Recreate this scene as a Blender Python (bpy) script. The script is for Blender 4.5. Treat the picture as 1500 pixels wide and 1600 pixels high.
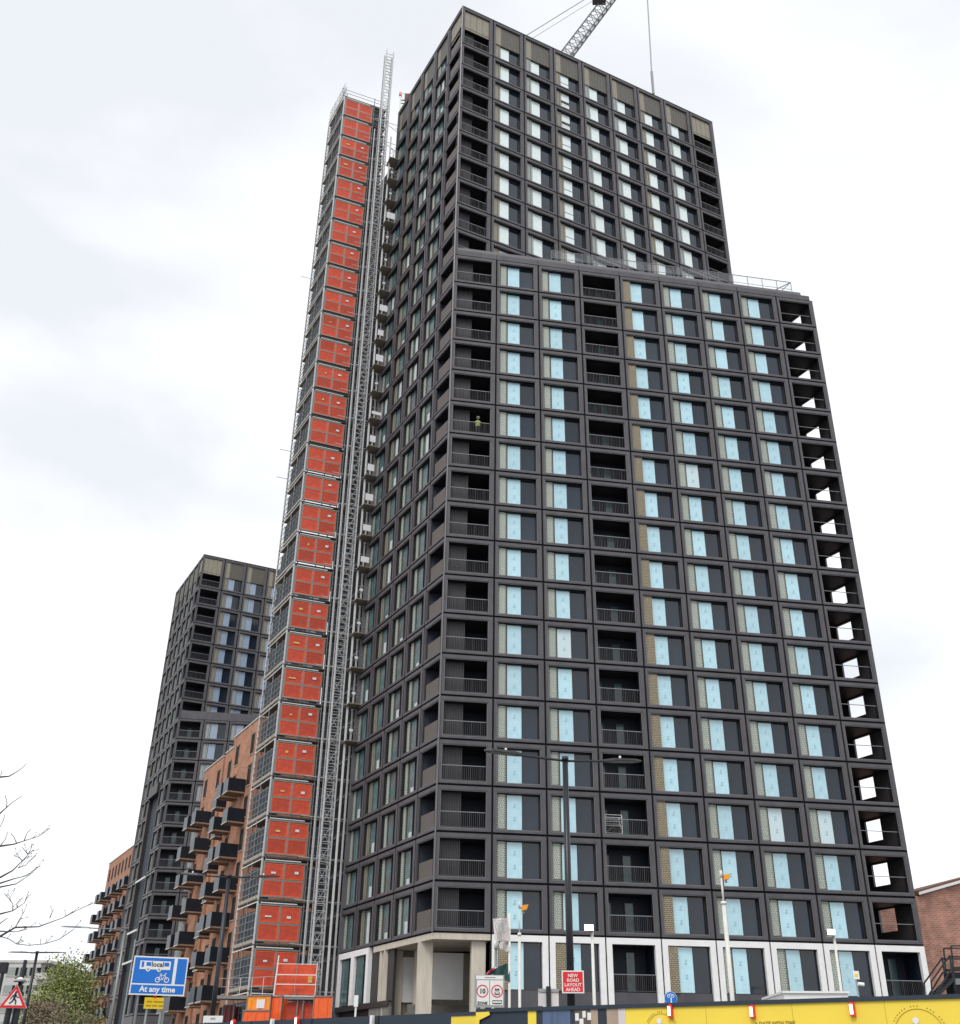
import bpy, math, random
from mathutils import Vector, Matrix
random.seed(7)
R = math.radians
# ------------------------------------------------------------------ scene, camera
scene = bpy.context.scene
for o in list(bpy.data.objects): bpy.data.objects.remove(o)
col = scene.collection
W0, H0 = 1500.0, 1600.0
FPX, CX, CY = 1658.95, 784.0, 793.1
PITCH, ROLL, EYE = R(28.60), 0.0046, 1.6
cam_d = bpy.data.cameras.new('camera'); cam = bpy.data.objects.new('camera', cam_d); col.objects.link(cam)
cam_d.sensor_fit = 'HORIZONTAL'; cam_d.sensor_width = 36
cam_d.lens = FPX / W0 * 36
cam_d.shift_x = -(CX - 750) / 1500; cam_d.shift_y = -(800 - CY) / 1500
cam_d.clip_start = .1; cam_d.clip_end = 6000
rr = Vector((1, 0, 0)); uu = Vector((0, -math.sin(PITCH), math.cos(PITCH))); bb = Vector((0, -math.cos(PITCH), -math.sin(PITCH)))
c_, s_ = math.cos(ROLL), math.sin(ROLL)
r2 = rr * c_ + uu * s_; u2 = uu * c_ - rr * s_
cam.matrix_world = Matrix(((r2.x, u2.x, bb.x, 0), (r2.y, u2.y, bb.y, 0), (r2.z, u2.z, bb.z, EYE), (0, 0, 0, 1)))
scene.camera = cam
scene.render.resolution_x, scene.render.resolution_y = 960, 1024
# ------------------------------------------------------------------ world, sun
SUN_EL, SUN_AZ = R(50), R(200)       # azimuth clockwise from the view heading (+y): veiled sun high behind the viewer
world = bpy.data.worlds.new('World'); scene.world = world; world.use_nodes = True
nt = world.node_tree; nt.nodes.clear()
def N(t, **k):
    n = nt.nodes.new(t)
    for a, b in k.items(): setattr(n, a, b)
    return n
sky = N('ShaderNodeTexSky', sky_type='NISHITA', sun_disc=False); sky.sun_elevation = SUN_EL; sky.sun_rotation = SUN_AZ
bg1 = N('ShaderNodeBackground'); bg1.inputs[1].default_value = .09; nt.links.new(sky.outputs[0], bg1.inputs[0])
tc = N('ShaderNodeTexCoord'); mp = N('ShaderNodeMapping'); mp.inputs['Scale'].default_value = (1.0, 1.0, 2.4); mp.inputs['Location'].default_value = (3.1, 1.7, .4)
nz = N('ShaderNodeTexNoise'); nz.inputs['Scale'].default_value = 1.7; nz.inputs['Detail'].default_value = 5; nz.inputs['Roughness'].default_value = .48; nz.inputs['Distortion'].default_value = .3
cr = N('ShaderNodeValToRGB'); cr.color_ramp.elements[0].position = .36; cr.color_ramp.elements[0].color = (.69, .71, .745, 1)
cr.color_ramp.elements[1].position = .56; cr.color_ramp.elements[1].color = (.93, .945, .95, 1)
bg2 = N('ShaderNodeBackground'); bg2.inputs[1].default_value = 1.02
mx = N('ShaderNodeMixShader'); mx.inputs[0].default_value = .9
out = N('ShaderNodeOutputWorld')
nt.links.new(tc.outputs['Generated'], mp.inputs[0]); nt.links.new(mp.outputs[0], nz.inputs[0]); dt = N('ShaderNodeVectorMath', operation='DOT_PRODUCT'); dt.inputs[1].default_value = (-.42, .55, .72); nt.links.new(tc.outputs['Generated'], dt.inputs[0])
mrw = N('ShaderNodeMapRange'); mrw.inputs['From Min'].default_value = .80; mrw.inputs['From Max'].default_value = 1.0; mrw.inputs['To Min'].default_value = .02; mrw.inputs['To Max'].default_value = -.11
nt.links.new(dt.outputs['Value'], mrw.inputs[0]); adw = N('ShaderNodeMath', operation='ADD'); nt.links.new(nz.outputs[0], adw.inputs[0]); nt.links.new(mrw.outputs[0], adw.inputs[1])
nt.links.new(adw.outputs[0], cr.inputs[0])
nt.links.new(cr.outputs[0], bg2.inputs[0]); nt.links.new(bg1.outputs[0], mx.inputs[1]); nt.links.new(bg2.outputs[0], mx.inputs[2]); nt.links.new(mx.outputs[0], out.inputs[0])
sun_d = bpy.data.lights.new('sun', 'SUN'); sun_d.energy = 1.25; sun_d.angle = R(24); sun_d.color = (1, .96, .9)
sun = bpy.data.objects.new('sun', sun_d); col.objects.link(sun)
sd = Vector((math.sin(SUN_AZ) * math.cos(SUN_EL), math.cos(SUN_AZ) * math.cos(SUN_EL), math.sin(SUN_EL)))
sun.rotation_euler = sd.to_track_quat('Z', 'Y').to_euler()
scene.view_settings.view_transform = 'Standard'; scene.view_settings.look = 'None'; scene.view_settings.exposure = .42; scene.view_settings.gamma = 1

# ------------------------------------------------------------------ back-projection of photo pixels to real points
def ray(x, y):
    dx, dy = x - CX, y - CY
    X = (c_ * dx + s_ * dy) / FPX; U = -(-s_ * dx + c_ * dy) / FPX
    return Vector((X, math.cos(PITCH) - U * math.sin(PITCH), math.sin(PITCH) + U * math.cos(PITCH)))
def at_y(x, y, Y):
    d = ray(x, y); return Vector((0, 0, EYE)) + d * (Y / d.y)
def at_z(x, y, z):
    d = ray(x, y); return Vector((0, 0, EYE)) + d * ((z - EYE) / d.z)
def dirv(az): return Vector((math.sin(az), math.cos(az), 0))
def on_plane(x, y, P, az):
    """distance along az from P, and height, where the pixel's ray meets the upright plane through P"""
    d = ray(x, y); a = dirv(az)
    # P + s a = t d
    det = a.x * (-d.y) + d.x * a.y
    t = (a.x * P.y - P.x * a.y) / -det * -1 if False else None
    s = (-P.x * (-d.y) + (-d.x) * P.y) / det if False else None
    # solve  s*a.x - t*d.x = -P.x ; s*a.y - t*d.y = -P.y
    D = a.x * (-d.y) - (-d.x) * a.y
    s = ((-P.x) * (-d.y) - (-d.x) * (-P.y)) / D
    t = (a.x * (-P.y) - a.y * (-P.x)) / D
    return s, EYE + t * d.z

# ------------------------------------------------------------------ materials
MATS = {}
def mat(name, color, rough=.6, metal=0, spec=.5, noise=0, nscale=3, bump=0, emit=0, rnd=0, stretch=None, coat=0, alpha=1):
    m = bpy.data.materials.new(name); m.use_nodes = True; t = m.node_tree; b = t.nodes['Principled BSDF']
    b.inputs['Base Color'].default_value = (*color, 1); b.inputs['Roughness'].default_value = rough
    b.inputs['Metallic'].default_value = metal; b.inputs['Specular IOR Level'].default_value = spec
    if coat: b.inputs['Coat Weight'].default_value = 1; b.inputs['Coat IOR'].default_value = coat; b.inputs['Coat Roughness'].default_value = .08
    if alpha < 1: b.inputs['Alpha'].default_value = alpha
    if noise or rnd or bump:
        co = t.nodes.new('ShaderNodeTexCoord'); mpn = t.nodes.new('ShaderNodeMapping'); nzn = t.nodes.new('ShaderNodeTexNoise')
        nzn.inputs['Scale'].default_value = nscale; nzn.inputs['Detail'].default_value = 6; nzn.inputs['Roughness'].default_value = .62
        if stretch: mpn.inputs['Scale'].default_value = stretch
        t.links.new(co.outputs['Object'], mpn.inputs[0]); t.links.new(mpn.outputs[0], nzn.inputs[0])
        oi = t.nodes.new('ShaderNodeObjectInfo')
        add = t.nodes.new('ShaderNodeMath'); add.operation = 'MULTIPLY_ADD'; add.inputs[1].default_value = rnd; add.inputs[2].default_value = 1 - rnd / 2
        t.links.new(oi.outputs['Random'], add.inputs[0])
        mr = t.nodes.new('ShaderNodeMapRange'); mr.inputs['From Min'].default_value = .3; mr.inputs['From Max'].default_value = .7
        mr.inputs['To Min'].default_value = 1 - noise; mr.inputs['To Max'].default_value = 1 + noise
        t.links.new(nzn.outputs[0], mr.inputs[0])
        mu = t.nodes.new('ShaderNodeMath'); mu.operation = 'MULTIPLY'; t.links.new(mr.outputs[0], mu.inputs[0]); t.links.new(add.outputs[0], mu.inputs[1])
        vm = t.nodes.new('ShaderNodeVectorMath'); vm.operation = 'SCALE'; vm.inputs[0].default_value = color
        t.links.new(mu.outputs[0], vm.inputs['Scale']); t.links.new(vm.outputs[0], b.inputs['Base Color'])
        if bump:
            bn = t.nodes.new('ShaderNodeBump'); bn.inputs['Strength'].default_value = bump; bn.inputs['Distance'].default_value = .02
            t.links.new(nzn.outputs[0], bn.inputs['Height']); t.links.new(bn.outputs[0], b.inputs['Normal'])
    if emit:
        b.inputs['Emission Color'].default_value = (*color, 1); b.inputs['Emission Strength'].default_value = emit
    MATS[name] = m; return m
def brickmat(name, c1, c2, mortar, sx, rowh, msize=.012, swap=False, noise=.12):
    """bricks laid in the object's own x/z (or y/z) plane"""
    m = bpy.data.materials.new(name); m.use_nodes = True; t = m.node_tree; b = t.nodes['Principled BSDF']; b.inputs['Roughness'].default_value = .85
    co = t.nodes.new('ShaderNodeTexCoord'); sp = t.nodes.new('ShaderNodeSeparateXYZ'); cb = t.nodes.new('ShaderNodeCombineXYZ')
    ad = t.nodes.new('ShaderNodeMath'); ad.operation = 'ADD'
    t.links.new(co.outputs['Object'], sp.inputs[0]); t.links.new(sp.outputs[0], ad.inputs[0]); t.links.new(sp.outputs[1], ad.inputs[1])
    t.links.new(ad.outputs[0], cb.inputs[0]); t.links.new(sp.outputs[2], cb.inputs[1])
    br = t.nodes.new('ShaderNodeTexBrick'); br.inputs['Scale'].default_value = 1; br.inputs['Brick Width'].default_value = sx
    br.inputs['Row Height'].default_value = rowh; br.inputs['Mortar Size'].default_value = msize
    br.inputs['Color1'].default_value = (*c1, 1); br.inputs['Color2'].default_value = (*c2, 1); br.inputs['Mortar'].default_value = (*mortar, 1)
    t.links.new(cb.outputs[0], br.inputs[0])
    nzn = t.nodes.new('ShaderNodeTexNoise'); nzn.inputs['Scale'].default_value = .9; nzn.inputs['Detail'].default_value = 5; t.links.new(co.outputs['Object'], nzn.inputs[0])
    mr = t.nodes.new('ShaderNodeMapRange'); mr.inputs['From Min'].default_value = .3; mr.inputs['From Max'].default_value = .7; mr.inputs['To Min'].default_value = 1 - noise; mr.inputs['To Max'].default_value = 1 + noise
    t.links.new(nzn.outputs[0], mr.inputs[0])
    vm = t.nodes.new('ShaderNodeVectorMath'); vm.operation = 'SCALE'; t.links.new(br.outputs[0], vm.inputs[0]); t.links.new(mr.outputs[0], vm.inputs['Scale'])
    t.links.new(vm.outputs[0], b.inputs['Base Color']); MATS[name] = m; return m
mat('metal', (.084, .080, .090), .46, .15, .5, noise=.19, nscale=1.3, rnd=.10, stretch=(1, 1, .6))
mat('metal_light', (.150, .143, .153), .42, .2, .5, noise=.10, nscale=1.6)
mat('metal_dark', (.04, .036, .038), .5, .2, .5, noise=.15, nscale=2)
mat('joint', (.006, .006, .008), .9)
mat('panel_brown', (.10, .085, .075), .5, .1, noise=.10, nscale=1.5)
mat('dark_glass', (.010, .019, .034), .06, 0, .62, noise=.25, nscale=.6, rnd=.5)
mat('film', (.40, .66, .76), .35, 0, .5, noise=.10, nscale=2.2, rnd=.2, coat=1.85)
mat('teal_pane', (.085, .165, .175), .16, 0, .9, noise=.35, nscale=1.1, rnd=.6)
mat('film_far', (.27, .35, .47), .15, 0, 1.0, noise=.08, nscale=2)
mat('reveal', (.012, .012, .014), .6)  # near-black sides of the window openings: recess shade put into the colour
mat('rail_glass', (.5, .52, .55), .1, alpha=.10)
mat('film_mark', (.30, .49, .56), .5)
mat('film_upper', (.70, .80, .80), .3, noise=.08, nscale=2.2, rnd=.15, coat=1.85)
mat('grille', (.40, .45, .40), .5, 0, noise=.25, nscale=16, rnd=.12)
mat('grille_grey', (.33, .36, .35), .5, noise=.15, nscale=6, rnd=.2)
mat('beige_panel', (.27, .245, .19), .5, .15, noise=.12, nscale=3, rnd=.1)
mat('louvre', (.115, .105, .09), .5, .2, noise=.15, nscale=4)
mat('tooth', (.15, .12, .085), .8, noise=.2, nscale=9)
brickmat('brick_buff', (.36, .31, .22), (.30, .255, .175), (.09, .07, .05), .22, .125, .016)
brickmat('brick_orange', (.52, .215, .115), (.40, .15, .08), (.36, .24, .17), .225, .15, .02, noise=.2)
brickmat('brick_red', (.46, .20, .14), (.30, .115, .08), (.44, .29, .23), .45, .15, .03, noise=.3)
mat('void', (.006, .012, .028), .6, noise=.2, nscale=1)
mat('screen', (.018, .018, .024), .6)
mat('slat', (.052, .049, .056), .5, .2)
mat('rail', (.075, .07, .072), .4, .3)
mat('teal_glass', (.06, .12, .125), .15, 0, .6, noise=.2, nscale=2, rnd=.3)
mat('render_white', (.82, .82, .82), .6, noise=.06, nscale=2)
mat('concrete', (.56, .51, .43), .85, noise=.13, nscale=1.2, bump=.1, stretch=(3, 3, .5))
mat('concrete_dark', (.20, .19, .17), .9, noise=.2, nscale=1.5)
mat('board_white', (.70, .70, .70), .6, noise=.05, nscale=1)
mat('steel', (.25, .25, .25), .45, .5, noise=.2, nscale=8)
mat('galvanised', (.50, .51, .52), .5, .1, noise=.15, nscale=6)
mat('steel_bright', (.72, .72, .71), .45, 0, noise=.15, nscale=8)
mat('steel_dark', (.07, .075, .08), .6, .3)
mat('deck', (.22, .19, .15), .85, noise=.2, nscale=2)
mat('toe_board', (.36, .33, .28), .8, noise=.2, nscale=3)
mat('debris_mesh', (.045, .06, .075), .8, noise=.3, nscale=2.5)
mat('red_mesh', (.56, .072, .036), .65, noise=.22, nscale=2.4, rnd=.38)
mat('blind', (.55, .60, .60), .5, noise=.1)
mat('film_pale', (.55, .70, .74), .35, coat=1.6)
mat('plywood', (.36, .27, .15), .8, noise=.2)
mat('orange_panel', (.85, .13, .025), .5, noise=.12, nscale=3)
mat('amber_panel', (.9, .30, .02), .5, noise=.2, nscale=3)
mat('orange_mesh', (.78, .10, .035), .6, noise=.2, nscale=2)
mat('maroon', (.14, .01, .015), .5, noise=.1)
mat('notice', (.75, .75, .78), .6)
mat('tag_yellow', (.75, .55, .15), .6)
mat('lamp_black', (.018, .020, .026), .35, .2)
mat('crane_grey', (.13, .13, .14), .5, .3)
mat('lamp_grey', (.22, .23, .24), .4, .5)
mat('sign_white', (.80, .80, .80), .35)
mat('sign_blue', (.0, .16, .62), .35, noise=.04)
mat('sign_red', (.72, .012, .02), .35)
mat('sign_yellow', (.86, .60, .02), .4)
mat('sign_black', (.02, .02, .02), .4)
mat('sign_grey', (.35, .37, .38), .45, .3)
mat('hoarding_navy', (.020, .034, .055), .5, noise=.12, nscale=2)
mat('hoarding_yellow', (.90, .68, .07), .5, noise=.05, nscale=1.2)
mat('hoarding_print', (.40, .28, .02), .5)
mat('print_blue', (.09, .13, .24), .4, noise=.5, nscale=2, stretch=(6, 1, .3))
mat('print_brown', (.13, .10, .085), .5, noise=.4, nscale=3)
mat('print_tan', (.42, .32, .24), .5, noise=.15, nscale=3)
mat('lantern_red', (.75, .03, .015), .3)
mat('lit_white', (1, .98, .92), .3, emit=1.6)
mat('lit_flood', (.95, 1, .95), .3, emit=5)
mat('orange_cam', (.85, .33, .02), .4)
mat('pole_white', (.66, .66, .62), .45, noise=.08)
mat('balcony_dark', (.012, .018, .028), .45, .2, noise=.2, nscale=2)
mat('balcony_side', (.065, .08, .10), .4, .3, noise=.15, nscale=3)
mat('soffit_tan', (.30, .20, .14), .8, noise=.2)
mat('coping', (.55, .52, .48), .6)
mat('window_dark', (.018, .022, .026), .7, 0, .1)
mat('grey_render', (.56, .55, .54), .8, noise=.08, nscale=.3)
mat('ground', (.12, .115, .11), .9, noise=.2, nscale=.4)
mat('asphalt', (.05, .05, .052), .9, noise=.2, nscale=2)
mat('paving', (.25, .24, .22), .9, noise=.15, nscale=2)
mat('roof_felt', (.12, .12, .12), .9)
mat('bark', (.075, .068, .075), .9, noise=.3, nscale=8)
mat('leaf_a', (.26, .30, .09), .7, noise=.3, nscale=.7)
mat('leaf_b', (.17, .20, .07), .7, noise=.3, nscale=.7)
mat('hedge', (.20, .16, .11), .9, noise=.4, nscale=2)
mat('skin', (.45, .28, .2), .6)
mat('hi_vis', (.42, .50, .12), .6)
mat('trousers', (.02, .025, .04), .8)
mat('flag_white', (.66, .62, .62), .8, noise=.1, nscale=3)
mat('flag_pink', (.60, .08, .14), .7)
mat('flag_faded', (.50, .30, .32), .8)
mat('flag_teal', (.32, .48, .46), .8)
mat('flag_green', (.02, .07, .065), .7, noise=.3)
mat('roof_tile', (.16, .07, .05), .8, noise=.2, nscale=4)

# ------------------------------------------------------------------ mesh builder
class MB:
    def __init__(s): s.v = []; s.f = []; s.m = []; s.names = []; s.M = Matrix.Identity(4)
    def mi(s, n):
        if n not in s.names: s.names.append(n)
        return s.names.index(n)
    def addv(s, p): s.v.append(tuple(s.M @ Vector(p))); return len(s.v) - 1
    def poly(s, pts, m): s.f.append([s.addv(p) for p in pts]); s.m.append(s.mi(m))
    def hexa(s, p, m, skip=()):
        i = [s.addv(q) for q in p]; k = s.mi(m)
        for n, f in enumerate(((0, 3, 2, 1), (4, 5, 6, 7), (0, 1, 5, 4), (1, 2, 6, 5), (2, 3, 7, 6), (3, 0, 4, 7))):
            if n not in skip: s.f.append([i[j] for j in f]); s.m.append(k)
    def box(s, x0, x1, y0, y1, z0, z1, m, skip=()):
        s.hexa([(x0, y0, z0), (x1, y0, z0), (x1, y1, z0), (x0, y1, z0), (x0, y0, z1), (x1, y0, z1), (x1, y1, z1), (x0, y1, z1)], m, skip)
    def bar(s, a, b, r, m, n=4, r2=None, cap=True):
        a, b = Vector(a), Vector(b); d = b - a
        if d.length < 1e-6: return
        d.normalize(); u = d.cross(Vector((0, 0, 1)) if abs(d.z) < .95 else Vector((1, 0, 0))).normalized(); w = d.cross(u)
        r2 = r if r2 is None else r2; k = s.mi(m); A = []; B = []
        for i in range(n):
            t = 2 * math.pi * (i + .5) / n; e = u * math.cos(t) + w * math.sin(t)
            A.append(s.addv(a + e * r)); B.append(s.addv(b + e * r2))
        for i in range(n):
            j = (i + 1) % n; s.f.append([A[i], A[j], B[j], B[i]]); s.m.append(k)
        if cap: s.f.append(A[::-1]); s.m.append(k); s.f.append(B); s.m.append(k)
    def ring(s, x0, x1, z0, z1, a0, a1, c0, c1, y, d, m, side=None):
        """flat frame: outer rectangle x0..x1,z0..z1, hole a0..a1,c0..c1, front at y, reveals back to y+d"""
        O = [(x0, z0), (x1, z0), (x1, z1), (x0, z1)]; I = [(a0, c0), (a1, c0), (a1, c1), (a0, c1)]; side = side or m
        for i in range(4):
            j = (i + 1) % 4
            s.poly([(O[i][0], y, O[i][1]), (O[j][0], y, O[j][1]), (I[j][0], y, I[j][1]), (I[i][0], y, I[i][1])], m)
            s.poly([(I[i][0], y, I[i][1]), (I[j][0], y, I[j][1]), (I[j][0], y + d, I[j][1]), (I[i][0], y + d, I[i][1])], side)
            s.poly([(O[j][0], y, O[j][1]), (O[i][0], y, O[i][1]), (O[i][0], y + .17, O[i][1]), (O[j][0], y + .17, O[j][1])], m)
    def disc(s, x, z, r, y, m, n=24, r_in=0, th=.01):
        P = [(x + r * math.cos(2 * math.pi * i / n), z + r * math.sin(2 * math.pi * i / n)) for i in range(n)]
        if r_in:
            Q = [(x + r_in * math.cos(2 * math.pi * i / n), z + r_in * math.sin(2 * math.pi * i / n)) for i in range(n)]
            for i in range(n):
                j = (i + 1) % n; s.poly([(P[i][0], y, P[i][1]), (P[j][0], y, P[j][1]), (Q[j][0], y, Q[j][1]), (Q[i][0], y, Q[i][1])], m)
        else: s.poly([(p[0], y, p[1]) for p in P], m)
        for i in range(n):
            j = (i + 1) % n; s.poly([(P[j][0], y, P[j][1]), (P[i][0], y, P[i][1]), (P[i][0], y + th, P[i][1]), (P[j][0], y + th, P[j][1])], m)
    def text(s, body, size, x, z, y, m, align='CENTER', bold=0):
        cu = bpy.data.curves.new('t', 'FONT'); cu.body = body; cu.size = size; cu.align_x = align; cu.offset = bold; cu.resolution_u = 2
        o = bpy.data.objects.new('t', cu); col.objects.link(o); bpy.context.view_layer.update()
        me = bpy.data.meshes.new_from_object(o.evaluated_get(bpy.context.evaluated_depsgraph_get()))
        k = s.mi(m); base = len(s.v)
        for v in me.vertices: s.addv((x + v.co.x, y, z + v.co.y))
        for p in me.polygons: s.f.append([base + i for i in p.vertices]); s.m.append(k)
        bpy.data.objects.remove(o); bpy.data.meshes.remove(me)
    def mesh(s, name):
        me = bpy.data.meshes.new(name); me.from_pydata(s.v, [], s.f)
        for n in s.names: me.materials.append(MATS[n])
        me.polygons.foreach_set('material_index', s.m); me.update(); return me
    def build(s, name, parent=None, smooth=False):
        me = s.mesh(name); return link(name, me, parent, smooth)
def link(name, me, parent=None, smooth=False):
    if smooth:
        me.polygons.foreach_set('use_smooth', [True] * len(me.polygons))
    o = bpy.data.objects.new(name, me); col.objects.link(o)
    if parent: o.parent = parent
    return o
def tag(o, label=None, cat=None, group=None, kind=None):
    if label: o['label'] = label
    if cat: o['category'] = cat
    if group: o['group'] = group
    if kind: o['kind'] = kind
    return o
def empty(name, loc=(0, 0, 0), rz=0):
    o = bpy.data.objects.new(name, None); col.objects.link(o); o.location = loc; o.rotation_euler = (0, 0, rz); o.empty_display_size = .5; return o
def copy_tree(o, parent=None):
    c = o.copy(); col.objects.link(c); c.parent = parent
    for ch in list(o.children): copy_tree(ch, c)
    return c
def rotz(az): return math.pi / 2 - az            # local +x points along azimuth az

# ------------------------------------------------------------------ ground
g = MB(); g.poly([(-1500, -200, 0), (1500, -200, 0), (1500, 3000, 0), (-1500, 3000, 0)], 'ground'); tag(g.build('ground'), kind='structure')
g = MB(); g.poly([(-60, -12, .004), (40, -12, .004), (40, 6, .004), (-60, 6, .004)], 'asphalt')
g.poly([(-3, 6, .004), (-6.5, 6, .004), (-96, 180, .004), (-82, 180, .004)], 'asphalt'); tag(g.build('road'), kind='structure')
g = MB(); g.box(-2.6, 40, 6.2, 10.6, 0, .12, 'paving'); tag(g.build('pavement'), kind='structure')

# ------------------------------------------------------------------ the towers
S = 3.1
AZ_LOW, AZ_UP, AZ_LEFT = R(79.48), R(62.31), R(-29.46)
def bay_frame(mb, w, h, ox0, ox1, oz0, oz1, m='metal', m2='metal_light', depth=.40):
    mb.ring(.068, w - .068, .075, h - .07, ox0 - .07, ox1 + .07, oz0 - .06, oz1 + .06, 0, .05, m)
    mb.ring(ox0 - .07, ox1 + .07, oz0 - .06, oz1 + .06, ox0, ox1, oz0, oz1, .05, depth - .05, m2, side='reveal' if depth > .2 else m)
def win_fixed(mb, x0, x1, z0, z1, y=.37):
    """dark frame and dark glass of a window opening"""
    Wd = x1 - x0
    mb.poly([(x0, y + .04, z0), (x1, y + .04, z0), (x1, y + .04, z1), (x0, y + .04, z1)], 'dark_glass')
    for a in (x0, x0 + .235 * Wd, x0 + .595 * Wd, x1 - .05):
        mb.box(a, a + .05, y - .03, y + .035, z0, z1, 'metal_dark')
    mb.box(x0, x1, y - .028, y + .033, z0, z0 + .05, 'metal_dark'); mb.box(x0, x1, y - .028, y + .033, z1 - .05, z1, 'metal_dark')
def win_pane(mb, x0, x1, z0, z1, y=.37, marks=True, film='film'):
    Wd = x1 - x0; a, b = x0 + .252 * Wd, x0 + .594 * Wd
    mb.box(a, b, y - .012, y + .03, z0 + .06, z1 - .06, film)
    if marks and film in ('film', 'film_pale'):
        cx = (a + b) / 2; zc = (z0 + z1) / 2
        for dz in (.42, -.45):
            for i in range(2):
                mb.box(cx - .09 + .05 * i, cx + .09, y - .016, y - .01, zc + dz + .17 * i - .12, zc + dz + .17 * i - .01, 'film_mark')
def win_panel(mb, x0, x1, z0, z1, kind, y=.37):
    Wd = x1 - x0; a, b = x0 + .03, x0 + .232 * Wd
    if kind == 'brick': mb.box(a, b, y - .22, y + .03, z0 + .02, z1 - .02, 'brick_buff')
    elif kind == 'grille':
        mb.box(a, b, y - .06, y + .03, z0 + .04, z1 - .04, 'tooth')
        mb.box(a + .11, b - .13, y - .10, y - .065, z0 + .08, z1 - .04, 'grille')
        n = int((z1 - z0) / .15)
        for i in range(n):
            z = z0 + .08 + i * .15
            mb.box(a + .02, a + .105, y - .10, y - .065, z, z + .075, 'grille'); mb.box(b - .125, b - .05, y - .10, y - .065, z + .07, z + .14, 'grille')
            for k in range(3):
                xx = a + .15 + k * .15 + (.07 if i % 2 else 0)
                if xx + .05 < b - .13: mb.box(xx, xx + .055, y - .105, y - .10, z + .02, z + .08, 'tooth')
    else:
        mb.box(a, b, y - .10, y + .03, z0 + .02, z1 - .02, 'beige_panel' if kind == 'beige' else 'grille_grey')
        mb.box(b - .20, b - .16, y - .11, y - .10, z0 + .02, z1 - .02, 'metal_dark')

def slats(mb, a, b, z0, z1, n, m='slat'):
    a, b = Vector(a), Vector(b)
    for i in range(n):
        p = a.lerp(b, (i + .5) / n); mb.bar((p.x, p.y, z0), (p.x, p.y, z1), .03, m, cap=False)
def railing(mb, a, b, z0, m='rail', hgt=1.05, step=.13):
    a, b = Vector(a), Vector(b); L = (b - a).length; n = max(2, int(L / step))
    mb.bar((a.x, a.y, z0 + hgt), (b.x, b.y, z0 + hgt), .035, 'lamp_grey'); mb.bar((a.x, a.y, z0 + .08), (b.x, b.y, z0 + .08), .025, m)
    for i in range(n + 1):
        p = a.lerp(b, i / n); mb.bar((p.x, p.y, z0 + .08), (p.x, p.y, z0 + hgt), .014 if i % 5 else .025, m, cap=False)

class Face:
    def __init__(s, root, P, az, widths):   # P: left end seen from outside; az: local +x
        s.root, s.P, s.az = root, Vector(P), az; s.x = [0]
        for w in widths: s.x.append(s.x[-1] + w)
        s.rz = rotz(az)
    def M(s, i, z): return Matrix.Translation(Vector((s.P.x, s.P.y, 0)) + dirv(s.az) * s.x[i] + Vector((0, 0, z))) @ Matrix.Rotation(s.rz, 4, 'Z')
    def w(s, i): return s.x[i + 1] - s.x[i]
CACHE = {}
def place(name, key, fn, M, parent):
    if key not in CACHE:
        mb = MB(); fn(mb); CACHE[key] = mb.mesh(name)
    o = bpy.data.objects.new(name, CACHE[key]); col.objects.link(o); o.parent = parent; o.matrix_local = M; return o

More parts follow.
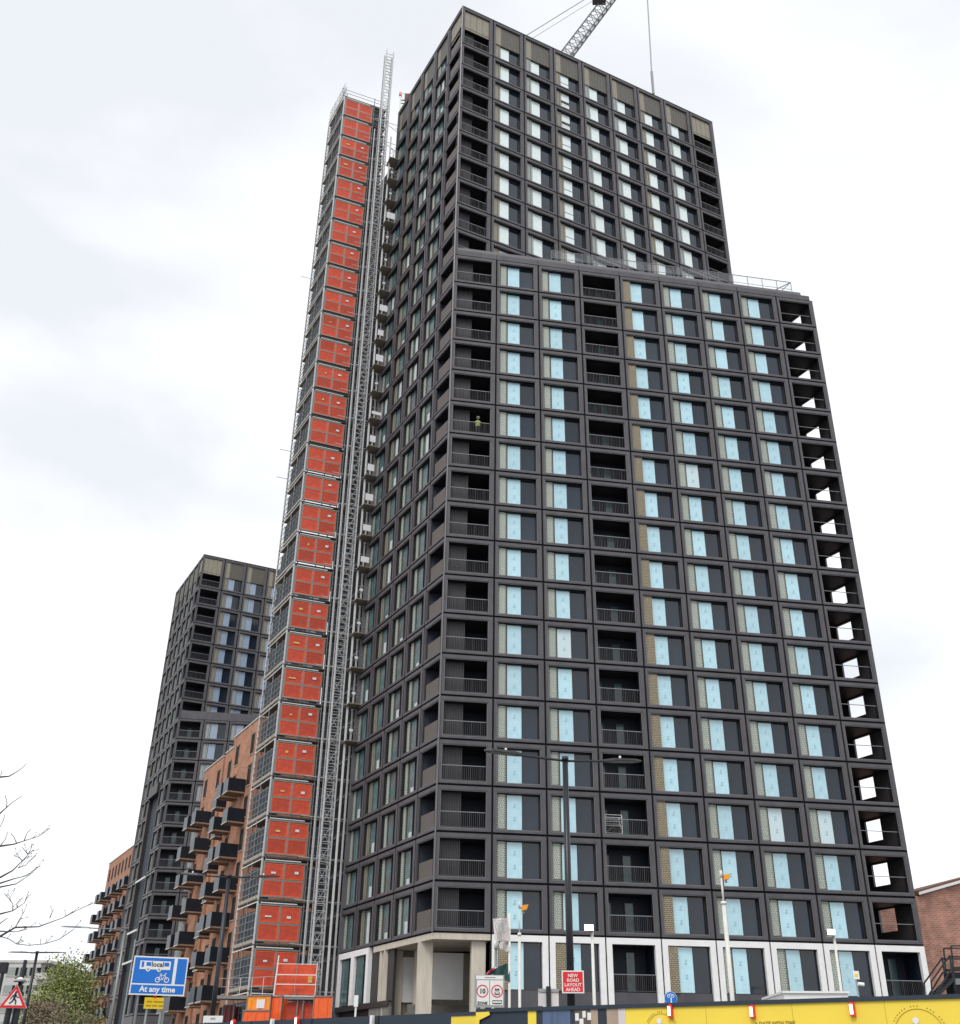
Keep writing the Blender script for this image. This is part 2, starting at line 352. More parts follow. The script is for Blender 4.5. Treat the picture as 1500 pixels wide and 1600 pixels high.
def tower(label, C, z0, n_low, n_tot, top_h, low_w, up_w, left_w, low_kinds, up_kinds, budget, left_end_k, sub=True, slot=None, right_open=True, lowfirst=0):
    """C corner (x,y); z0 height of the lowest floor joint; n_low floors in the projecting front; n_tot joints below the tall top storey"""
    root = empty('apartment_tower', (C[0], C[1], 0)); tag(root, label, 'tower block')
    O = Vector((0, 0, 0)); left_len = sum(left_w)
    fl = Face(root, dirv(AZ_LEFT) * left_len, AZ_LEFT + math.pi, left_w)      # far end -> corner
    flow = Face(root, O, AZ_LOW, low_w); fup = Face(root, O, AZ_UP, up_w)
    clad = MB(); stuff = MB(); wins = []; nl = len(left_w)
    def opening(w, h): return .30, w - .43, .30, h - .40
    def bays():
        for k in range(n_low):
            for i in range(len(low_w)): yield flow, i, k, 0, low_kinds[i]
        for k in range(n_low, n_tot + 1):
            for i in range(len(up_w)): yield fup, i, k, 1, up_kinds[i]
        for k in range(lowfirst, n_tot + 1):
            for i in range(nl): yield fl, i, k, 2, ('corner' if i == nl - 1 else ('g', 'b', 'x', 'g')[i % 4])
    for face, i, k, fi, kind in bays():
        h = top_h if k == n_tot else S; w = face.w(i); z = z0 + k * S; M = face.M(i, z)
        if slot and fi == 2 and i in slot[0] and k < slot[1]: continue
        x0, x1, a0, a1 = opening(w, h); clad.M = M
        if kind == 'corner': x0, x1 = .24, w - .26
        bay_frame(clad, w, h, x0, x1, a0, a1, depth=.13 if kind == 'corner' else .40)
        if kind in 'BCD' or kind == 'corner' or kind == 'R':
            # dark joints around the open balcony
            clad.box(0, .068, .12, .17, 0, h, 'joint'); clad.box(w - .068, w, .12, .17, 0, h, 'joint')
            clad.box(0, w, .122, .168, 0, .075, 'joint'); clad.box(0, w, .122, .168, h - .07, h, 'joint')
            if k == n_tot:
                clad.box(x0, x1, .16, .24, a0 + 2.15, a1, 'beige_panel')
                for q in range(1, 4): xx = x0 + (x1 - x0) * q / 4; clad.box(xx - .012, xx + .012, .152, .16, a0 + 2.15, a1, 'metal_dark')
            continue
        clad.poly([(0, .17, 0), (w, .17, 0), (w, .17, .29), (0, .17, .29)], 'joint'); clad.poly([(0, .17, a1 + .01), (w, .17, a1 + .01), (w, .17, h), (0, .17, h)], 'joint')
        clad.poly([(0, .17, .29), (.29, .17, .29), (.29, .17, a1), (0, .17, a1)], 'joint'); clad.poly([(x1 + .01, .17, .29), (w, .17, .29), (w, .17, a1), (x1 + .01, .17, a1)], 'joint')
        wt = a1
        if k == n_tot:
            wt = a0 + 2.1; xs = x0 + .232 * (x1 - x0)
            clad.box(xs, x1, .17, .40, wt, a1, 'louvre')
            for q in range(1, 6): xx = xs + (x1 - xs) * q / 6; clad.box(xx - .01, xx + .01, .162, .17, wt, a1, 'metal_dark')
            clad.box(x0, xs, .17, .40, wt, a1, 'beige_panel')
        pk = {'g': 'grille', 'b': 'brick' if fi < 2 else 'beige', 'x': 'grille', 'e': 'beige', 'y': 'grey'}[kind]
        dist = (Vector((C[0], C[1], 0)) + M.translation).length
        wins.append((face, i, k, M, w, x0, x1, a0, wt, pk, dist, fi, h))
    wins.sort(key=lambda q: q[10] + (30 if q[11] == 2 else 0))
    for n, (face, i, k, M, w, x0, x1, a0, wt, pk, dist, fi, h) in enumerate(wins):
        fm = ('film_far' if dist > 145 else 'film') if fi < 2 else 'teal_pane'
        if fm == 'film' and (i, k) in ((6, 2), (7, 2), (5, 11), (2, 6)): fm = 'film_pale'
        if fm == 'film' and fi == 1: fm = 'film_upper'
        if fi == 2 and dist < 120:
            rq = random.random()
            if rq < .42:
                bz = a0 + (wt - a0) * random.choice((.2, .35, .5, .9)); bx = x0 + .40 * (x1 - x0); stuff.M = M
                stuff.box(bx, x0 + .58 * (x1 - x0), .33, .355, a0 + .08, bz, 'blind')  # white slab on the pane, painted stand-in for a bright reflection
        key = (round(w, 3), round(wt, 3), pk, fm)
        marks = dist < 95
        if n < budget:
            wo = place('window', ('w',) + key, lambda mb: win_fixed(mb, x0, x1, a0, wt), M, root)
            if sub:
                place('film_covered_pane', ('p', marks) + key, lambda mb: win_pane(mb, x0, x1, a0, wt, marks=marks, film=fm), Matrix.Identity(4), wo)
                place({'brick': 'brick_panel', 'grille': 'perforated_panel'}.get(pk, 'side_panel'), ('i',) + key, lambda mb: win_panel(mb, x0, x1, a0, wt, pk), Matrix.Identity(4), wo)
            else:
                stuff_local = stuff; stuff_local.M = M; win_pane(stuff_local, x0, x1, a0, wt, marks=False, film=fm); win_panel(stuff_local, x0, x1, a0, wt, 'grey' if pk == 'grille' else pk)
        else:
            stuff.M = M; win_fixed(stuff, x0, x1, a0, wt)
            if fi == 1 and i == 3 and dist < 130:
                xa, xb = x0 + .25 * (x1 - x0), x0 + .6 * (x1 - x0); zz = a0 + (wt - a0) * .42
                if k in (25, 26): stuff.box(xa, xb, .33, .39, zz - .05, zz + .26, 'joint'); stuff.box(xa, xb, .20, .24, zz - .12, zz - .06, 'metal_light')
                else: stuff.box(xa, xb, .335, .39, zz, zz + .04, 'metal_dark')
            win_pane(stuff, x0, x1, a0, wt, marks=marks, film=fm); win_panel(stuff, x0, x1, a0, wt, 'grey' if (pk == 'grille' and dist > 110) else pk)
    clad.M = Matrix.Identity(4)
    return root, fl, flow, fup, clad, stuff

def add_balcony(root, face, i, z, h, poly, kind, key, sub=True):
    """poly: interior floor polygon in the bay's local frame, first two points are the open front edge"""
    M = face.M(i, z); w = face.w(i); zt = h - .34
    def shell(mb):
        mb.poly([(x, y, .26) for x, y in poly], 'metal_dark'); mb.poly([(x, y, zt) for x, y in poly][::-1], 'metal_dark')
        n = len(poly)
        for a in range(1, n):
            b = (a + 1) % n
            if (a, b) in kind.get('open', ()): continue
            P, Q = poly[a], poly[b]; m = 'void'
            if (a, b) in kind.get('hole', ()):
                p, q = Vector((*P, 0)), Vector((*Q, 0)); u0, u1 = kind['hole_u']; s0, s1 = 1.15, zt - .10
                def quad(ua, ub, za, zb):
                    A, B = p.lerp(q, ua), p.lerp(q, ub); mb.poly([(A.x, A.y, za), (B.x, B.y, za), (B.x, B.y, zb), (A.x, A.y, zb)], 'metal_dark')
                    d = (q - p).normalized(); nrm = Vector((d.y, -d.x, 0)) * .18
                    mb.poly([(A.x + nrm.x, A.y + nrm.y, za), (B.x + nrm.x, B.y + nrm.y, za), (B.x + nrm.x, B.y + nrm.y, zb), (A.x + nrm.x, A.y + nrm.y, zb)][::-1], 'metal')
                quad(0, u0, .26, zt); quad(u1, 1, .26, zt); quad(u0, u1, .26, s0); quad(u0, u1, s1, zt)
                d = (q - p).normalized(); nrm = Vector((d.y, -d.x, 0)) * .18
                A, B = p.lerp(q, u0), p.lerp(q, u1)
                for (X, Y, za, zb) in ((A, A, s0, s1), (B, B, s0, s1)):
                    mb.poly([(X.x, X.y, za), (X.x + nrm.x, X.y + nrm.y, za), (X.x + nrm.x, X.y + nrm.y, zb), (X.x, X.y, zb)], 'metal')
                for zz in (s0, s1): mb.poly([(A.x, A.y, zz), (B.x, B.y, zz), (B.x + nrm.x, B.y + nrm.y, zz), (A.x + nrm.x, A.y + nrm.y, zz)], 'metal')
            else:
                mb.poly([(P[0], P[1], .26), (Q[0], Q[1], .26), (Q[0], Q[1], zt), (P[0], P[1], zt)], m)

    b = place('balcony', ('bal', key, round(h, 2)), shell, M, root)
    x0, x1 = .30, w - .43
    def rl(mb): railing(mb, (x0 + .01, .20, 0), (x1 - .01, .20, 0), .30)
    if 'plain_rail' in kind: place('railing', ('prl', round(w, 3)), lambda mb: mb.bar((x0, .2, 1.35), (x1, .2, 1.35), .03, 'lamp_grey'), Matrix.Identity(4), b)
    else: place('railing', ('rl', round(w, 3)), rl, Matrix.Identity(4), b)
    if 'door' in kind:
        def dr(mb):
            for (a0, a1, yy) in kind['door']:
                mb.box(a0, a1, yy - .05, yy, .30, 2.35, 'teal_glass'); mb.box(a0 - .05, a0, yy - .07, yy, .28, 2.42, 'metal_dark'); mb.box(a1, a1 + .05, yy - .07, yy, .28, 2.42, 'metal_dark')
        place('glazed_door', ('dr', key), dr, Matrix.Identity(4), b)
    if 'slat' in kind:
        def sc(mb):
            xe = x0 + .46 * (x1 - x0)
            mb.box(.05, xe, .62, .65, .27, zt - .01, 'screen')
            for q in range(15): xx = .12 + (xe - .12) * q / 14; mb.box(xx - .035, xx + .035, .585, .62, .28, zt - .02, 'slat')
        place('slatted_screen', ('sc', key, round(h, 2)), sc, Matrix.Identity(4), b)
    if 'side_panel' in kind:
        def sp(mb):
            A, B = [Vector((*q, 0)) for q in kind['side_panel']]
            d = (B - A).normalized(); nn = Vector((-d.y, d.x, 0)) * .04
            mb.hexa([(A.x, A.y, .30), (B.x, B.y, .30), (B.x + nn.x, B.y + nn.y, .30), (A.x + nn.x, A.y + nn.y, .30), (A.x, A.y, 1.40), (B.x, B.y, 1.40), (B.x + nn.x, B.y + nn.y, 1.40), (A.x + nn.x, A.y + nn.y, 1.40)], 'panel_brown')
        place('parapet_panel', ('sp', key), sp, Matrix.Identity(4), b)
    return b

def rot2(v, a): return Vector((v.x * math.cos(a) - v.y * math.sin(a), v.x * math.sin(a) + v.y * math.cos(a)))
def local_dir(az, face_az):
    d = dirv(az); a = rotz(face_az); return rot2(Vector((d.x, d.y)), -a)

# --- main tower
C1 = (-4.255, 71.375); Z1 = 10.12
LW = [3.78] + [3.749] * 7 + [3.67]; UW = [3.571] + [3.593] * 7 + [3.30]; FW = [3.229] * 4 + [2.987]
TOPH = 5.57
root1, fl1, flow1, fup1, clad1, stuff1 = tower('tallest dark grey residential tower with pale blue film on its windows',
    C1, Z1, 18, 27, TOPH, LW, UW, FW, ['B', 'g', 'g', 'C', 'b', 'g', 'g', 'g', 'R'], ['B', 'e', 'y', 'e', 'y', 'y', 'e', 'y', 'D'], 100, 27)
def corner_poly(face_az, w, lw, depth=2.5):
    l = local_dir(AZ_LEFT, face_az)
    return [(0.02, .13), (w - .03, .13), (w - .03, depth), (l.x * lw + .1, l.y * lw)], l
for k in range(0, 28):
    low = k < 18; face = flow1 if low else fup1; w = face.w(0); h = TOPH - 2.5 if k == 27 else S; z = Z1 + k * S
    poly, l = corner_poly(face.az, w, 2.987)
    A = Vector((poly[3][0], poly[3][1])); B = Vector((w - .03, poly[2][1]))
    sa = Vector((poly[2][0], poly[2][1])); sb = Vector((poly[3][0], poly[3][1]))
    kind = {'open': ((3, 0),), 'slat': ((A.lerp(B, .05).x, A.lerp(B, .05).y - .12), (A.lerp(B, .55).x, A.lerp(B, .55).y - .12)),
            'side_panel': ((l.x * .40 + .10, l.y * .40), (l.x * 2.45 + .10, l.y * 2.45))}
    add_balcony(root1, face, 0, z, h, poly, kind, ('c1', low))
for k in range(18):      # open bay in the middle of the lower front, and the right-hand corner with its unglazed side opening
    w = flow1.w(3); z = Z1 + k * S
    add_balcony(root1, flow1, 3, z, S, [(.02, .13), (w - .02, .13), (w - .02, 1.9), (.02, 1.9)], {'door': ((.38, .95, 1.88), (1.95, 2.5, 1.88))}, 'c2')
    w = flow1.w(8); l = local_dir(AZ_LEFT, AZ_LOW); Dp = 4.0
    add_balcony(root1, flow1, 8, z, S, [(.02, .13), (w - .12, .13), (w - .12 + l.x * Dp, l.y * Dp), (.02, l.y * Dp)],
                {'hole': ((1, 2),), 'hole_u': (.47, .85) if k < 4 else (.39, .80), 'plain_rail': 1}, ('c3', k < 4))
for k in range(18, 28):
    w = fup1.w(8); z = Z1 + k * S; h = TOPH - 2.5 if k == 27 else S
    add_balcony(root1, fup1, 8, z, h, [(.02, .13), (w - .1, .13), (w - .1, 2.0), (.02, 2.0)], {}, 'c4')
stuff1.build('window', root1); tag(root1.children[-1], kind='stuff', label='remaining windows of the upper storeys and of the side wall')
# roofs, parapets, windowless walls
cl = clad1
L1, U1, LL = sum(LW), sum(UW), sum(FW)
dl, du, dw = dirv(AZ_LEFT), dirv(AZ_UP), dirv(AZ_LOW)
def wall(mb, P, Q, z0, z1, m, th=.3):
    P, Q = Vector(P), Vector(Q); d = (Q - P).normalized(); n = Vector((-d.y, d.x, 0)) * th
    mb.hexa([(P.x, P.y, z0), (Q.x, Q.y, z0), (Q.x + n.x, Q.y + n.y, z0), (P.x + n.x, P.y + n.y, z0), (P.x, P.y, z1), (Q.x, Q.y, z1), (Q.x + n.x, Q.y + n.y, z1), (P.x + n.x, P.y + n.y, z1)], m)
zl = Z1 + 18 * S; zt = Z1 + 27 * S + TOPH
R1 = dw * L1; CU = du * U1; BK = dl * LL
# back and right-hand walls of both volumes
Rb = R1 + dl * 4.0
wall(cl, Rb, R1 + dl * 16.1, 0, zl + .3, 'metal'); wall(cl, R1 + dl * 16.1, BK, 0, zl, 'metal')
wall(cl, CU, CU + dl * LL, zl, zt, 'metal'); wall(cl, CU + dl * LL, BK, zl, zt, 'metal')
cl.poly([(0, 0, zl), tuple(R1 + Vector((0, 0, zl))), tuple(R1 + dl * 16 + Vector((0, 0, zl))), tuple(BK + Vector((0, 0, zl)))], 'roof_felt')
cl.poly([(0, 0, zt - .02), tuple(CU + Vector((0, 0, zt - .02))), tuple(CU + BK + Vector((0, 0, zt - .02))), tuple(BK + Vector((0, 0, zt - .02)))], 'roof_felt')
# lower roof parapet: upstand in two steps
cl.M = flow1.M(0, zl)
cl.box(0, L1 - .25, .10, .40, .0, .62, 'metal'); cl.box(0, L1 - 1.0, .22, .42, .60, 1.02, 'metal_light')
for i in range(1, 9): cl.box(flow1.x[i] - .015, flow1.x[i] + .015, .09, .10, .0, .62, 'joint')
cl.M = fup1.M(0, zt); cl.box(0, U1, -.02, .4, -.045, .10, 'metal_dark'); cl.M = fl1.M(0, zt); cl.box(0, LL, -.02, .4, -.045, .098, 'metal_dark')
cl.M = Matrix.Identity(4)
# pale metal bar up the near corner, sky reflection put into its colour
cl.bar((0, -.02, Z1), (0, -.02, zt), .07, 'metal_light')
wing = dl * (LL + 9)
cl.build('cladding', root1)
# rear wing behind the hoist: set back, lower, still bare
wg = MB(); off = Vector((math.cos(-AZ_LEFT), math.sin(-AZ_LEFT), 0)); off = Vector((dl.y, -dl.x, 0)) * .9
wall(wg, dl * (LL + 9) + off, dl * LL + off, 0, Z1 + 27.2 * S, 'debris_mesh')
for k in range(27):
    z = Z1 + k * S; wg.M = Matrix.Translation(dl * (LL + 8.6) + off + Vector((0, 0, z))) @ Matrix.Rotation(rotz(AZ_LEFT + math.pi), 4, 'Z')
    for b in range(3):
        wg.box(.3 + b * 2.9, .45 + b * 2.9, -.12, 0, 0, S, 'metal_dark'); wg.box(.6 + b * 2.9, 2.5 + b * 2.9, -.03, 0, .4, 2.6, 'window_dark')
    wg.box(0, 8.6, -.10, 0, -.08, .12, 'metal_dark'); wg.M = Matrix.Identity(4)
wg.build('rear_wing', root1)
# terrace rail behind the lower parapet
def terrace_part(name, fn):
    tr = MB(); tr.M = flow1.M(0, zl); fn(tr); tr.build(name, root1)
xs = [8.9 + i * 1.45 for i in range(17)]; yr = .62
for a in xs: terrace_part('terrace_post', lambda t: t.bar((a, yr, 0), (a, yr, 2.5), .03, 'lamp_grey'))
for zz, r_ in ((2.5, .035), (1.62, .022)): terrace_part('terrace_rail', lambda t: t.bar((xs[0], yr, zz), (xs[-1], yr, zz), r_, 'lamp_grey'))
for a in xs[:-1]: terrace_part('terrace_glass', lambda t: t.box(a + .05, a + 1.4, yr - .01, yr + .01, 1.66, 2.45, 'rail_glass'))
terrace_part('terrace_rail', lambda t: t.bar((xs[-1], yr, 2.5), (xs[-1] - .8, 3.6, 2.5), .035, 'lamp_grey'))
terrace_part('terrace_brace', lambda t: t.bar((xs[-1], yr, 2.5), (xs[-1] - 2.3, yr, .9), .05, 'lamp_grey'))
# ground storey of the front: white frames, tall windows, brown spandrels
def ground_bay(mb, w, kind):
    H = 3.95; z = -H
    mb.box(.05, .42, 0, .30, -9.9, -.05, 'render_white'); mb.box(w - .44, w - .05, 0, .30, -9.9, -.05, 'render_white'); mb.box(.42, w - .44, 0, .30, -.43, -.05, 'render_white')
    mb.box(-.05, .05, .10, .30, -9.9, 0, 'joint'); mb.box(.05, w - .05, .12, .30, -.05, 0, 'joint')
    mb.box(.42, w - .44, .20, .30, -9.9, -3.25, 'metal')
for i in range(1, 9):
    w = flow1.w(i); M = flow1.M(i, Z1); kd = {3: 'B', 8: 'B'}.get(i, 'w')
    place('ground_floor_frame', ('gf', round(w, 2)), lambda mb: ground_bay(mb, w, kd), M, root1)
    if kd == 'w':
        wo = place('window', ('gw', i == 1), lambda mb: win_fixed(mb, .42, w - .44, -3.25, -.43, y=.28), M, root1)
        place('film_covered_pane', ('gp', i == 1), lambda mb: win_pane(mb, .42, w - .44, -3.25, -.43, y=.28), Matrix.Identity(4), wo)
        place('brick_panel', ('gi', i < 5), lambda mb: win_panel(mb, .42, w - .44, -3.25, -.43, 'brick' if i < 5 else 'grille', y=.28), Matrix.Identity(4), wo)
    else:
        def gb(mb):
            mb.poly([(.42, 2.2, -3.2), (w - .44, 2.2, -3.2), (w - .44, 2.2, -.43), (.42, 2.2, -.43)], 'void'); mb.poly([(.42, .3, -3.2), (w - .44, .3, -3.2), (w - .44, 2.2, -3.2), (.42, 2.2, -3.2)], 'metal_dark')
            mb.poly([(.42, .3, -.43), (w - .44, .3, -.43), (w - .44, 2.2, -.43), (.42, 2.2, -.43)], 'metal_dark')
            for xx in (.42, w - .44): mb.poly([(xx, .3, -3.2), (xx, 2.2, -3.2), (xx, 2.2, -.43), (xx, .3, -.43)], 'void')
        b = place('balcony', ('gb', i), gb, M, root1)
        place('railing', ('gr', i), lambda mb: railing(mb, (.42, .25, 0), (w - .44, .25, 0), -3.25), Matrix.Identity(4), b)
        place('glazed_door', ('gd', i), lambda mb: [mb.box(a, a + .55, 2.1, 2.18, -3.2, -.7, 'teal_glass') for a in (.5, 1.95)], Matrix.Identity(4), b)
# undercroft at the near corner
uc = MB(); uc.M = flow1.M(0, Z1)
l = local_dir(AZ_LEFT, AZ_LOW)
uc.M = Matrix.Translation((0, 0, Z1)) @ Matrix.Rotation(rotz(AZ_LOW), 4, 'Z')
def lp(u, v): return (u + l.x * v, l.y * v)
q = [lp(.1, .1), (3.75, .1), (3.75, 6.5), lp(.1, 9.4)]
uc.hexa([(x, y, -.40) for x, y in q] + [(x, y, -.03) for x, y in q], 'concrete')
uc.build('soffit', root1)
def pier(name, u, v, wx, wy, m='concrete', z0=-10.1, z1=-.41):
    mb = MB(); mb.M = Matrix.Translation((0, 0, Z1)) @ Matrix.Rotation(rotz(AZ_LOW), 4, 'Z'); x, y = lp(u, v)
    mb.box(x, x + wx, y, y + wy, z0, z1, m); return mb.build(name, root1)
pier('column', -.05, 1.8, .95, .5); pier('column', 2.75, .45, .9, .6); pier('column', 0.05, 7.4, 1.3, .6); pier('column', 1.7, 6.3, .5, .6)
pier('wall_board', .75, 7.6, 2.2, .12, 'board_white', -3.6, -.8); pier('wall_board', 2.0, 4.2, 2.0, .12, 'board_white', -3.6, -.8)
pier('wall', 0.1, 8.2, 7, .4, 'concrete'); pier('wall', 1.2, 6.0, 5.5, .3, 'concrete_dark', -10, -3.8)
# white framed pair of windows low on the left-hand wall
M = fl1.M(0, Z1)
def lw_frame(mb):
    for a, b in ((0.2, .62), (2.75, 3.35), (5.5, 5.92)): mb.box(a, b, 0, .3, -3.55, -.40, 'render_white')
    mb.box(.2, 5.92, 0, .3, -.40, .0, 'render_white'); mb.box(0, 9.6, .31, .5, -10.1, -.02, 'metal_dark'); mb.box(6.3, 9.6, .1, .3, -10.1, -3.7, 'concrete_dark')
    mb.box(0, 9.6, .0, .3, -3.9, -3.56, 'metal_dark')
place('ground_floor_frame', 'lwf', lw_frame, M, root1)
for a in (.62, 3.35):
    place('window', ('lw', a), lambda mb: (mb.box(a, a + 2.13, .2, .3, -3.55, -.4, 'dark_glass'), mb.box(a + .3, a + 1.4, .17, .2, -3.5, -.5, 'teal_glass'), mb.box(a + 1.4, a + 1.46, .16, .2, -3.55, -.4, 'metal_dark')), M, root1)
# ------------------------------------------------------------------ worker leaning on a balcony rail, 12 floors up
def person(M, label):
    root = empty('person'); root.matrix_world = M; tag(root, label, 'person')
    me = bpy.data.meshes.new('person_body')
    J = [((0, 0, .95), .14), ((0, .0, 1.12), .135), ((0, -.06, 1.32), .16), ((0, -.10, 1.46), .12), ((0, -.13, 1.54), .055), ((0, -.17, 1.64), .09), ((0, -.18, 1.73), .085),
         ((-.20, -.10, 1.42), .06), ((-.30, -.18, 1.18), .045), ((-.22, -.42, 1.12), .036), ((.20, -.10, 1.42), .06), ((.30, -.20, 1.18), .045), ((.18, -.42, 1.12), .036),
         ((-.10, 0, .88), .09), ((-.11, -.03, .48), .062), ((-.11, .02, .08), .042), ((-.11, -.14, .03), .035), ((.10, 0, .88), .09), ((.11, .04, .48), .062), ((.11, .08, .08), .042), ((.11, -.08, .03), .035)]
    Ed = [(0, 1), (1, 2), (2, 3), (3, 4), (4, 5), (5, 6), (3, 7), (7, 8), (8, 9), (3, 10), (10, 11), (11, 12), (0, 13), (13, 14), (14, 15), (15, 16), (0, 17), (17, 18), (18, 19), (19, 20)]
    me.from_pydata([j[0] for j in J], Ed, []); me.materials.append(MATS['trousers'])
    o = bpy.data.objects.new('body', me); col.objects.link(o); o.parent = root
    sk = o.modifiers.new('s', 'SKIN')
    for v, j in zip(me.skin_vertices[0].data, J): v.radius = (j[1], j[1])
    me.skin_vertices[0].data[0].use_root = True
    o.modifiers.new('u', 'SUBSURF').levels = 1
    h = MB()   # helmet
    for i in range(6):
        for j in range(12):
            def P(i, j):
                t = i / 6 * math.pi / 2; f = j / 12 * 2 * math.pi; return (math.cos(t) * math.cos(f) * .145, -.18 + math.cos(t) * math.sin(f) * .17, 1.72 + math.sin(t) * .14)
            h.poly([P(i, j), P(i, j + 1), P(i + 1, j + 1), P(i + 1, j)], 'sign_white')
    h.box(-.10, .10, -.42, -.30, 1.71, 1.735, 'sign_white'); h.build('helmet', root)
    f = MB(); f.box(-.06, .06, -.285, -.255, 1.56, 1.70, 'skin'); f.box(-.012, .012, -.305, -.285, 1.61, 1.66, 'skin'); f.box(-.04, -.02, -.288, -.284, 1.655, 1.665, 'sign_black'); f.box(.02, .04, -.288, -.284, 1.655, 1.665, 'sign_black'); f.build('face', root)
    v = MB()   # hi-vis vest
    rings = [(1.0, .21, .17, -.01), (1.2, .22, .18, -.04), (1.36, .25, .19, -.09), (1.47, .20, .13, -.11)]
    for a in range(3):
        for j in range(12):
            def Q(r, j): t = 2 * math.pi * j / 12; return (r[1] * math.cos(t), r[3] + r[2] * math.sin(t), r[0])
            v.poly([Q(rings[a], j), Q(rings[a], j + 1), Q(rings[a + 1], j + 1), Q(rings[a + 1], j)], 'hi_vis')
    v.build('hi_vis_vest', root)
    gl = MB()
    for sx in (-.22, .18):
        gl.box(sx - .045, sx + .045, -.50, -.41, 1.10, 1.13, 'sign_grey')
        for k in range(4): gl.bar((sx - .033 + k * .022, -.50, 1.115), (sx - .036 + k * .024, -.56, 1.10 - .005 * k), .010, 'sign_grey')
        gl.bar((sx + (.04 if sx < 0 else -.04), -.45, 1.115), (sx + (.085 if sx < 0 else -.085), -.50, 1.105), .011, 'sign_grey')
    gl.build('glove', root)
    return root
Mw = Matrix.Translation(Vector((C1[0], C1[1], 0))) @ flow1.M(0, Z1 + 12 * S + .27) @ Matrix.Translation((2.45, .72, 0)) @ Matrix.Rotation(-.1, 4, 'Z')
person(Mw, 'worker in white helmet and yellow hi-vis vest leaning at a balcony rail')
# folding work platform on a balcony
def work_platform(M, label):
    mb = MB()
    for x in (0, 1.25):
        for y in (0, .6): mb.bar((x, y, 0), (x, y, 2.0 if y == 0 else 1.9), .03, 'steel_bright')
    for z in (.25, .95, 1.35, 1.75, 2.0): mb.bar((0, 0, z), (1.25, 0, z), .026, 'steel_bright'); mb.bar((0, .6, z - .05), (1.25, .6, z - .05), .022, 'steel_bright')
    for x in (0, 1.25):
        for z in (.25, .9, 1.7): mb.bar((x, 0, z), (x, .6, z), .022, 'steel_bright')
    mb.box(0, 1.25, 0, .6, .92, .96, 'steel'); mb.bar((0, 0, .25), (.6, 0, .9), .02, 'steel'); mb.bar((1.25, 0, .25), (1.0, 0, 1.7), .02, 'steel_bright')
    for x in (0, 1.25): mb.bar((x, .0, .05), (x + .05, .12, 0), .05, 'steel')
    o = mb.build('work_platform'); o.matrix_world = M @ Matrix.Diagonal((.95, 1, .70, 1)); tag(o, label, 'work platform')
for kk, u, wd, hh, lb in ((2, 1.0, .95, 2.0, 'tall plywood sheet leaning in the third corner balcony from the bottom'), (9, 1.3, .9, .75, 'low plywood sheet on a corner balcony halfway up the tallest tower')):
    mb = MB(); mb.hexa([(0, 0, 0), (wd, 0, 0), (wd, .02, 0), (0, .02, 0), (0, .25, hh), (wd, .25, hh), (wd, .27, hh), (0, .27, hh)], 'plywood'); mb.box(wd * .42, wd * .5, .08, .10, hh * .3, hh * .4, 'tooth')
    o = mb.build('plywood_sheet'); o.matrix_world = Matrix.Translation(Vector((C1[0], C1[1], 0))) @ flow1.M(0, Z1 + kk * S + .27) @ Matrix.Translation((u - .4, .75, 0)); tag(o, lb, 'board')
work_platform(Matrix.Translation(Vector((C1[0], C1[1], 0))) @ flow1.M(3, Z1 + 2 * S + .3) @ Matrix.Translation((.42, .45, -.02)), 'small pale folding work platform standing in a dark balcony behind the tall lamp')

# --- second tower, the same design further up the street
C2 = (-48.30, 155.0); ZT2 = 77.18; NT2, NL2 = 20, 13
Z2 = ZT2 - TOPH - NT2 * S
L2W = [3.75] * 6; U2W = [3.59] * 6; F2W = [3.0] * 5 + [2.5]
root2, fl2, flow2, fup2, clad2, stuff2 = tower('shorter dark tower with beige top panels standing behind the brick flats on the left',
    C2, Z2, NL2, NT2, TOPH, L2W, U2W, F2W, ['B', 'y', 'y', 'y', 'y', 'y'], ['B', 'e', 'y', 'e', 'y', 'y'], 100, 20, sub=False, slot=((2, 3), 10))
for k in range(0, NT2 + 1):
    low = k < NL2; face = flow2 if low else fup2; w = face.w(0); h = TOPH - 2.5 if k == NT2 else S
    poly, l = corner_poly(face.az, w, 2.5)
    A = Vector((poly[3][0], poly[3][1])); B = Vector((w - .03, poly[2][1]))
    kind = {'open': ((3, 0),)}
    if low: kind['door'] = ((1.3, 1.9, 2.4),)
    add_balcony(root2, face, 0, Z2 + k * S, h, poly, kind, ('t2', low))
b = stuff2.build('glazing', root2); tag(b, kind='stuff', label='film covered panes and side panels of the windows')
zl2 = Z2 + NL2 * S; zt2 = ZT2; Ln = sum(L2W); Un = sum(U2W); Fn = sum(F2W)
cl = clad2
for (P, Q, a, bz) in ((dw * Ln, dw * Ln + dl * Fn, 0, zl2), (dw * Ln + dl * Fn, dl * Fn, 0, zl2), (du * Un, du * Un + dl * Fn, zl2, zt2), (du * Un + dl * Fn, dl * Fn, zl2, zt2)): wall(cl, P, Q, a, bz, 'metal')
def roofp(mb, P, Q, RR, z, m='roof_felt'): mb.poly([(0, 0, z), (P.x, P.y, z), (Q.x, Q.y, z), (RR.x, RR.y, z)], m)
roofp(cl, dw * Ln, dw * Ln + dl * Fn, dl * Fn, zl2); roofp(cl, du * Un, du * Un + dl * Fn, dl * Fn, zt2 - .02)
cl.M = flow2.M(0, zl2); cl.box(0, Ln, .10, .40, 0, 1.25, 'metal'); cl.M = fup2.M(0, zt2); cl.box(0, Un, -.02, .3, -.04, .1, 'metal_dark'); cl.M = Matrix.Identity(4)
cl.M = flow2.M(0, Z2); cl.box(0, Ln, 0, .3, -Z2, -.02, 'metal'); cl.M = fl2.M(0, Z2)
